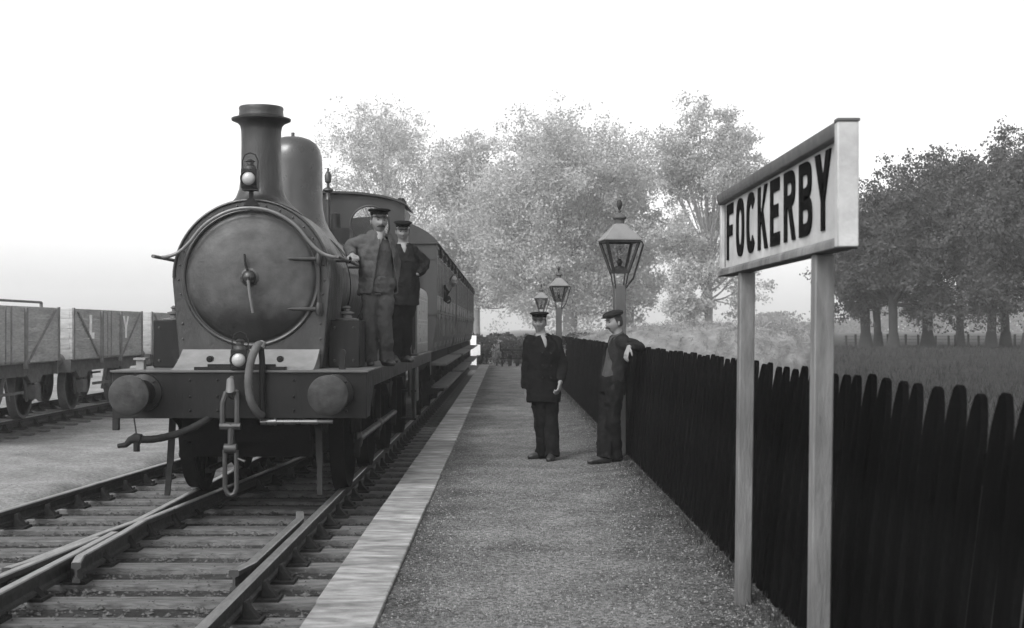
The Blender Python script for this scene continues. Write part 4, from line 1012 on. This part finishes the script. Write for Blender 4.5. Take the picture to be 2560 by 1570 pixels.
# 1 railwayman on the platform
D1 = 15.4; f0 = PLAT+.01
J = dict(head=W(1298, 776, D1-.02), neck=W(1302, 806, D1), shL=W(1277, 824, D1-.03), shR=W(1336, 826, D1+.03),
         elL=W(1267, 885, D1+.02), elR=W(1354, 884, D1+.02), wrL=W(1264, 938, D1+.04), wrR=W(1348, 921, D1-.22),
         hipL=W(1292, 925, D1), hipR=W(1324, 925, D1), knL=W(1302, 1008, D1-.02), knR=W(1327, 1010, D1-.02), anL=W(1307, 1082, D1+.12), anR=W(1328, 1084, D1-.12))
J['anL'].z = J['anR'].z = f0+.085; J['anL'].x = .435; J['anR'].x = .53
person('man in a long dark overcoat and peaked cap standing on the platform', (.46, D1, f0), J,
       dict(front=(-.15, -1, 0), hfront=(-.22, -1, -.05), toeL=(-1, -.5, 0), toeR=(-.25, -1, 0), handL=((.15, .25, -1), (1, 0, 0), .7, -1), handR=((-.2, -.3, -.95), (-1, .3, 0), .75, 1),
            cap='peak', trousers=m_dark, vest=m_dark, jacket=m_dark, hem=-.20, flare=.0, girth=1.02, open=(.05, .17), sleeve=1.06, buttons=(J['hipL'].z-f0+.22, J['hipL'].z-f0+.08, J['hipL'].z-f0+.36), tw=.98, hs=.98, fold=.009))
# 2 man leaning on the fence
D2 = 14.7; f2 = platz(1.1, D2)+.004
J = dict(head=W(1478, 776, D2), neck=W(1487, 806, D2+.02), shR=W(1500, 826, D2-.14), shL=W(1482, 822, D2+.19),
         elR=W(1546, 836, D2-.02), wrR=W(1513, 836, D2-.27), elL=W(1462, 875, D2+.26), wrL=W(1455, 920, D2+.15),
         hipR=W(1478, 925, D2-.08), hipL=W(1466, 925, D2+.08), knR=W(1475, 1012, D2-.10), knL=W(1458, 1012, D2+.02), anR=W(1480, 1090, D2-.02), anL=W(1455, 1090, D2-.15))
J['anL'].z = J['anR'].z = f2+.085
person('moustached man in flat cap and grey jersey leaning on the black fence', (1.05, D2, f2), J,
       dict(front=(-1, -.45, 0), hfront=(-1, -.55, -.12), toeL=(-1, -.25, 0), toeR=(-.9, -.5, 0), handL=((-.1, -.3, -1), (0, 1, 0), .6, 1), handR=((-.35, -.3, -.9), (.6, .3, -.3), .4, 1),
            cap='flat', moustache=1.1, trousers=m_dark, vest=m_knit, jacket=m_dark2, shirt=m_knit, hem=-.10, agape=lambda d: .05+.30*min(d, .42) if d > -.02 else .05, tw=1.0, hs=1.0))
# 3 driver and 4 fireman standing on the running plate
D3 = 14.0; z3 = FP+.004
J = dict(head=W(912, 532, D3-.02), neck=W(913, 559, D3), shL=W(877, 581, D3-.02), shR=W(934, 580, D3+.06),
         elL=W(838, 592, D3-.06), wrL=W(848, 615, D3-.28), elR=W(950, 640, D3+.14), wrR=W(944, 690, D3+.06),
         hipL=W(893, 688, D3), hipR=W(926, 688, D3+.03), knL=W(889, 778, D3-.04), knR=W(926, 776, D3+.0), anL=W(890, 855, D3+.0), anR=W(928, 852, D3+.10))
J['anL'].z = J['anR'].z = z3+.085
person('stout moustached man in pale working jacket, one hand on the engine handrail', (XC+1.06, D3, z3), J,
       dict(front=(.2, -1, 0), hfront=(.38, -1, -.05), toeL=(.15, -1, 0), toeR=(.6, -1, 0), handL=((.35, -.8, -.15), (0, 0, -1), .8, -1), handR=((.0, -.2, -1), (-1, 0, 0), .5, 1),
            cap='peak', moustache=1.25, trousers=m_denim, vest=m_denim, jacket=m_denim2, hem=-.08, girth=1.10, skew=.06, agape=lambda d: .035+.20*min(max(d, 0), .6), tw=.94, hs=1.05, fold=.012))
D4 = 15.6
J = dict(head=W(969, 557, D4-.03), neck=W(970, 586, D4), shL=W(947, 606, D4-.02), shR=W(994, 606, D4+.02),
         elL=W(938, 655, D4+.05), wrL=W(944, 700, D4-.05), elR=W(1025, 636, D4+.06), wrR=W(1004, 660, D4-.03),
         hipL=W(957, 705, D4), hipR=W(984, 705, D4+.02), knL=W(953, 782, D4-.05), knR=W(976, 784, D4-.02), anL=W(948, 845, D4-.05), anR=W(972, 845, D4+.05))
J['anL'].z = J['anR'].z = z3+.085
person('slim clean shaven man in dark jacket, hand on hip, standing on the engine', (XC+1.15, D4, z3), J,
       dict(front=(.15, -1, 0), hfront=(.15, -1, -.2), toeL=(.2, -1, 0), toeR=(.7, -1, 0), handL=((0, -.2, -1), (1, 0, 0), .5, -1), handR=((-.75, .75, -.45), (-.3, .3, -.6), .4, -1),
            cap='peak', trousers=m_dark, vest=m_dark2, jacket=m_dark2, hem=-.14, open=(.045, .13), tw=.95, hs=.97, fold=.010))
# 5 passenger
D5 = 27.35
pb = Vector((XC+.95, D5+.25, 1.26))
J = dict(head=W(1094, 663, D5-.25), neck=W(1088, 682, D5-.18), shL=W(1083, 694, D5-.22), shR=W(1089, 690, D5+.12))
J['shL'] = Z((-1.26, D5-.28, 2.38)); J['shR'] = Z((-1.22, D5+.02, 2.38)); J['neck'] = Z((-1.14, D5-.18, 2.47)); J['head'] = Z((-1.02, D5-.24, 2.60))
J.update(elL=Z((-1.12, D5-.34, 2.2)), wrL=Z((-1.13, D5-.12, 2.27)), elR=Z((-1.3, D5+.12, 2.25)), wrR=Z((-1.18, D5+.0, 2.27)), hipL=Z((-1.62, D5-.1, 2.0)), hipR=Z((-1.58, D5+.12, 2.0)),
         knL=Z((-1.6, D5-.1, 1.65)), knR=Z((-1.57, D5+.12, 1.65)), anL=Z((-1.65, D5-.1, 1.36)), anR=Z((-1.62, D5+.12, 1.36)))
person('bareheaded passenger in dark jacket leaning out of the first carriage window', pb, J,
       dict(front=(.5, -1, 0), hfront=(.35, -1, -.15), toeL=(1, -.3, 0), toeR=(1, .1, 0), handL=((.3, .6, -.3), (0, 0, -1), .7, 1), handR=((.5, -.6, -.1), (0, 0, -1), .7, 1),
            trousers=m_dark, vest=m_shirt, jacket=m_dark2, hem=-.02, tie=True, open=(.05, .2), girth=.9, tw=.9))

# ------------------------------------------------------------------ end of the platform
hv = []
rr = np.random.default_rng(33)
def leafmass(name, C, n, s, m, seed, parent=None, kind=None):
    """C: sampler returning (n,3) centres"""
    r = np.random.default_rng(seed); c = C(r, n); a = r.normal(size=(n, 3)); a /= np.linalg.norm(a, axis=1)[:, None]; b = np.cross(a, r.normal(size=(n, 3))); b /= np.linalg.norm(b, axis=1)[:, None]
    sz = s*r.uniform(.5, 1.3, n)[:, None]
    V = np.stack([c-a*sz, c+b*sz*.7, c+a*sz, c-b*sz*.7], 1)
    o = quads(name, V, m, parent)
    if kind: o['kind'] = kind
    return o
def hedge(name, label, x0, x1, y0, y1, z0, z1, n, s, seed):
    t = thing(name, label, 'hedge', ((x0+x1)/2, (y0+y1)/2, z0))
    def C(r, n):
        x = r.uniform(x0, x1, n); y = r.uniform(y0, y1, n); top = z1+.09*np.sin(x*3+seed)+.06*np.sin(x*7.3)
        z = z0+(top-z0)*r.random(n)**.7
        return np.stack([x-(x0+x1)/2, y-(y0+y1)/2, z-z0], 1)
    leafmass('foliage', C, n, s, m_hedge, seed, t)
    mb = MB()
    for k in range(int((x1-x0)/.5)): q = -(x1-x0)/2+.25+k*.5; mb.tube([(q, 0, -.05), (q+.08, .05, (z1-z0)*.7)], [.03, .012], 6)
    mb.build('stems', m_bark, t); return t
hedge('hedge', 'dark clipped hedge closing the far end of the platform', -1.55, 3.2, 57, 58.3, .14, 1.02, 9000, .05, 1)
hedge('hedge', 'taller hazy hedge behind the one closing the platform', -14, 9, 72, 74, .14, 1.35, 9000, .11, 2)
t = thing('notice_board', 'small white notice board at the far platform end beside the last carriage', 'board', (-1.16, 55.6, .15))
MB().box(-.2, .16, -.02, .02, .42, .85).build('panel', m_white, t, bev=.004); MB().box(-.03, .01, .02, .05, 0, .85).build('post', m_white, t)
t = thing('white_post', 'stubby white post rising behind the small notice board', 'post', (-1.30, 56.2, .15))
MB().box(-.12, .12, -.06, .06, 0, 1.22).build('post', m_white, t, bev=.01); MB().lathe([(.05, 1.22), (.03, 1.26), (.04, 1.3), (.001, 1.36)], n=12).build('cap', m_iron, t)
t = thing('platform_barrow', 'dark slatted platform barrow standing at the far platform end', 'barrow', (.35, 53.4, PLAT))
MB().box(-.55, .55, -.35, .35, .62, .68).box(-.55, .55, -.33, -.30, .3, .34).build('deck', m_dark, t)
for x in (-.45, .45): MB().box(x-.03, x+.03, -.3, -.24, 0, .62).build('leg', m_iron, t)
for s_ in (1, -1): wheel(t, s_*.15, .1, .25, .22, m_iron, 8)
for q in (-.55, .5): MB().box(q, q+.05, -.34, .34, .68, .95).build('end_rail', m_dark, t)
t = thing('shrub', 'small pale flowering shrub beside the barrow at the platform end', 'shrub', (-.32, 54.0, PLAT))
leafmass('foliage', lambda r, n: np.stack([r.normal(0, .10, n), r.normal(0, .1, n), .45+r.normal(0, .2, n)], 1), 700, .035, mat('pale_blossom', .3, .8, .4, 20), 9, t)
MB().tube([(0, 0, 0), (.02, 0, .5)], [.03, .015], 8).build('stem', m_bark, t)

# ------------------------------------------------------------------ mound behind the fence
def heap(name, label, cx, cy, rx, ry, h, z0, seed):
    t = thing(name, label, 'heap', (cx, cy, z0)); V = []; n, m = 64, 22
    for k in range(m+1):
        u = k/m
        for i in range(n):
            a = 2*math.pi*i/n; rad = 1.0*math.sin(u*math.pi/2)**.8; zz = h*(math.cos(u*math.pi/2))**.55
            x, y = rx*rad*math.cos(a), ry*rad*math.sin(a); q = noise.noise(Vector((x*.7, y*.7, seed)))*.09+noise.noise(Vector((x*2.5, y*2.5, seed)))*.05
            V.append((x*(1+q*.5), y*(1+q*.5), max(-.1, zz+q*min(1, zz*2))))
    Fc = [(k*n+i, k*n+(i+1) % n, (k+1)*n+(i+1) % n, (k+1)*n+i) for k in range(m) for i in range(n)]
    o = raw('heap', V, Fc, m_hay, t, True)
    r = np.random.default_rng(seed); idx = r.integers(0, len(V), 9000); P = np.array(V)[idx]+r.normal(0, .04, (9000, 3)); P[:, 2] = np.maximum(P[:, 2], 0)
    d = r.normal(size=(9000, 3)); d /= np.linalg.norm(d, axis=1)[:, None]; w_ = np.cross(d, r.normal(size=(9000, 3))); w_ /= np.linalg.norm(w_, axis=1)[:, None]
    T = np.stack([P-w_*.006, P+w_*.006, P+d*.16], 1); quads('loose_straw', T, mat('straw_stems', .2, .9, .4, 3), t)['kind'] = 'stuff'
    return t
heap('straw_heap', 'broad pale straw heap behind the fence left of the sign posts', 4.6, 33.5, 3.3, 2.6, 1.32, .42, 3)
heap('straw_heap', 'rounder straw heap behind the fence between the sign posts', 6.0, 31.5, 1.35, 1.5, 1.28, .42, 8)

# ------------------------------------------------------------------ trees
def tree(name, label, x, y, z0, H, cr, seed, trunk_h=.3, tr=.45, nleaf=9000, ls=.16, nlobe=26, lobes=None, squash=1.0, sparse=False, leafm=None, group=None, lean=0, spread=.16, bare=0, extra=(), bark=None):
    t = thing(name, label, 'tree', (x, y, z0), group); r = random.Random(seed); br = MB(); rn = np.random.default_rng(seed)
    th = H*trunk_h; C = []
    if lobes: C = [Vector(p) for p in lobes]
    else:
        while len(C) < nlobe:
            u, v, w_ = r.uniform(-1, 1), r.uniform(-1, 1), r.uniform(-1, 1); q = u*u+v*v+w_*w_
            if q > 1 or q < .12: continue
            C.append(Vector((u*cr*.86, v*cr*.86*.9, th+(H-th)*.5+w_*(H-th)*.47)))
    C += list(extra)
    top = Vector((lean*H*.5, 0, H*.72)); trunk = [Vector((0, 0, -.2)), Vector((lean*th*.3, 0, th*.5)), Vector((lean*th, .0, th)), lerp(Vector((lean*th, 0, th)), top, .5)+Vector((r.uniform(-.3, .3), 0, 0)), top]
    br.tube(smooth_pts(trunk, 4), [lerp(tr*1.35, tr, min(1, k/3)) if k < 8 else lerp(tr, tr*.12, (k-8)/8) for k in range(17)], 12)
    br.tube([Vector((0, 0, -.3)), Vector((0, 0, .2)), Vector((0, 0, .8))], [tr*1.9, tr*1.5, tr*1.05], 12)
    tips = []
    for c in C:
        s0 = min(.95, max(.0, (c.z-th)/(H-th)*.75-.1)); a = lerp(Vector((lean*th, 0, th*.96)), top, s0)
        m1 = lerp(a, c, .45)+Vector((0, 0, -.06*(c-a).length+r.uniform(-.3, .5))); L_ = (c-a).length
        rb = tr*.33*(1-.6*s0)*min(1, L_/cr+.25)
        br.tube(smooth_pts([a, m1, c], 4), [lerp(rb, rb*.25, k/8) for k in range(9)], 7)
        for k in range(9 if bare else 7):
            d = Vector((r.gauss(0, 1), r.gauss(0, 1), r.gauss(.35, .8))).normalized(); ll = cr*r.uniform(.16, .42); e = c+d*ll; st = lerp(m1, c, r.uniform(.3, 1))
            md = lerp(st, e, .5)+Vector((r.gauss(0, .15), r.gauss(0, .15), .1)); br.tube([st, md, e], [rb*.22, rb*.15, rb*.05], 5, cap=False); tips.append((e, .75)); tips.append((md, .9))
            for q in range(5 if bare else 2):
                d2 = (d+Vector((r.gauss(0, .6), r.gauss(0, .6), r.gauss(.2, .5)))).normalized(); e2 = lerp(st, e, r.uniform(.5, 1))+d2*ll*.55; br.tube([lerp(st, e, .6), e2], [rb*.09, rb*.03], 4, cap=False); tips.append((e2, .6))
        tips.append((c, 1.1))
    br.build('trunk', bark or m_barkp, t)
    T = np.array([tuple(p) for p, _ in tips]); Wt = np.array([w_ for _, w_ in tips]); keep = rn.random(len(T)) > .12; T = T[keep]; Wt = Wt[keep]
    ls = ls*1.35
    def S_(rg, n):
        i = rg.integers(0, len(T), n); s_ = cr*spread*Wt[i][:, None]; d = rg.normal(size=(n, 3)); return T[i]+d*s_*np.array([.62, .62, .45])
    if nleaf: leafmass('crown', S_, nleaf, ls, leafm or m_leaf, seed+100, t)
    return t
def low(*p): return [Vector(q) for q in p]
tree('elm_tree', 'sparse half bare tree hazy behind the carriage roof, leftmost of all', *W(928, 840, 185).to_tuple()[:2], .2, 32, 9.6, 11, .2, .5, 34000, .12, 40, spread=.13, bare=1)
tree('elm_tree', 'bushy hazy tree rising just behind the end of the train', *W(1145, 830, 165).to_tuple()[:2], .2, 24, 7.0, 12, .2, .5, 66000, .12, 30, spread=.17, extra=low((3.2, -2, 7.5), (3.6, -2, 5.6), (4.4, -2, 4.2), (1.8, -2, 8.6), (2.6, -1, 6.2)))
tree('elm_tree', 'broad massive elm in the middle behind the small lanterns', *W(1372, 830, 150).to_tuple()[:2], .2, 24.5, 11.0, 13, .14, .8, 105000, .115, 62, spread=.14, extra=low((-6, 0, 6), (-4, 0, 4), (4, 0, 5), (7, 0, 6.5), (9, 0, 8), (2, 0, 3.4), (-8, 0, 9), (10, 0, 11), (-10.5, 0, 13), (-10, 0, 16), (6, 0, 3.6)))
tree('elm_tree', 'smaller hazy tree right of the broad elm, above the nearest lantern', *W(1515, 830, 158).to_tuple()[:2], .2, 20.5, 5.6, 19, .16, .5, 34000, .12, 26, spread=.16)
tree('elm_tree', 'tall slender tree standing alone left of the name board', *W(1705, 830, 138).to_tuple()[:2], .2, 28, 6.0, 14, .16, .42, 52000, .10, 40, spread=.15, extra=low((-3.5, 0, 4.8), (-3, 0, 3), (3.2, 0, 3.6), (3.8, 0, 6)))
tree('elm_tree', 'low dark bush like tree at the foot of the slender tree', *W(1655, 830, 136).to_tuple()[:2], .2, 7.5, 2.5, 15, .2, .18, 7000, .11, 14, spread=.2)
RT = [('leftmost dark tree right of the name board, its foliage drooping low', 2083, 66, 9.3, 2.7, .30, 21), ('thin trunked dark tree just right of the leftmost field tree', 2113, 70, 9.6, 2.6, .25, 22),
      ('forked trunk tree, third of the dark trees in the field', 2150, 64, 10.2, 3.0, .33, 23), ('straight single trunk tree with a clear gap on both sides', 2232, 66, 10.9, 3.4, .34, 24),
      ('dark tree left of the pair near the right edge', 2385, 65, 11.0, 3.3, .30, 25), ('dark tree right of the pair near the right edge', 2420, 68, 11.4, 3.0, .28, 26), ('darkest heavy tree cut by the right edge', 2475, 58, 10.2, 3.2, .36, 27)]
HM = {21: .74, 22: .78, 23: .80, 24: .93, 25: .80, 26: .92, 27: .84}
for lb, px, D, H, cr, tr, sd_ in RT:
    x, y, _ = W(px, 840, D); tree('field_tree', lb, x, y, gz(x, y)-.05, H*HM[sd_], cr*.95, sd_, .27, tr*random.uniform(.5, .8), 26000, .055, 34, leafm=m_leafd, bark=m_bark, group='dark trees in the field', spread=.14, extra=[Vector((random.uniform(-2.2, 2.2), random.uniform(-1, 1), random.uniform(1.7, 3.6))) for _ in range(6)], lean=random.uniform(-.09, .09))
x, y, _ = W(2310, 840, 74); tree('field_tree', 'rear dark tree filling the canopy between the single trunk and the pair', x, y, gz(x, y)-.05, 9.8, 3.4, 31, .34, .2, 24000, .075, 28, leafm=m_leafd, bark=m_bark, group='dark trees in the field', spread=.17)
# far wood and wire fence
def far(r, n):
    x = r.uniform(60, 200, n); y = 330+r.normal(0, 12, n); top = 5.5+2.2*np.sin(x*.07)+1.5*np.sin(x*.21+1)+.8*np.sin(x*.6); return np.stack([x, y, .3+top*r.random(n)**.7], 1)
o = leafmass('distant_wood', far, 42000, .38, mat('distant_leaf', .1, .9, .2, .3, spec=0), 77, kind='stuff'); 
wf = thing('wire_fence', 'low post and wire fence under the dark field trees', 'fence', (0, 73, .7))
for px in range(2040, 2480, 24):
    x = W(px+random.uniform(-6, 6), 835, 73).x; MB().box(x-.05, x+.05, -.05, .05, -.1, .62+random.uniform(-.04, .06)).build('post', m_bark, wf)
for z in (.2, .38, .55): MB().tube([(W(2030, 835, 73).x, 0, z), (W(2500, 835, 73).x, 0, z)], .009, 5).build('wire', m_iron, wf)

# ------------------------------------------------------------------ haze
hz = bpy.data.materials.new('haze_air'); hz.use_nodes = True; N = hz.node_tree.nodes; N.clear(); ho = N.new('ShaderNodeOutputMaterial'); pvn = N.new('ShaderNodeVolumePrincipled')
pvn.inputs['Color'].default_value = (.97, .97, .97, 1); pvn.inputs['Density'].default_value = .0011; pvn.inputs['Anisotropy'].default_value = .0
hz.node_tree.links.new(pvn.outputs[0], ho.inputs['Volume'])
gx = [v[0] for v in gv]; gy = [v[1] for v in gv]
ho_ = MB().box(min(gx)-5, max(gx)+5, min(gy)-5, max(gy)+5, -1.6, 36).build('haze', hz, smooth=0, kind='stuff')
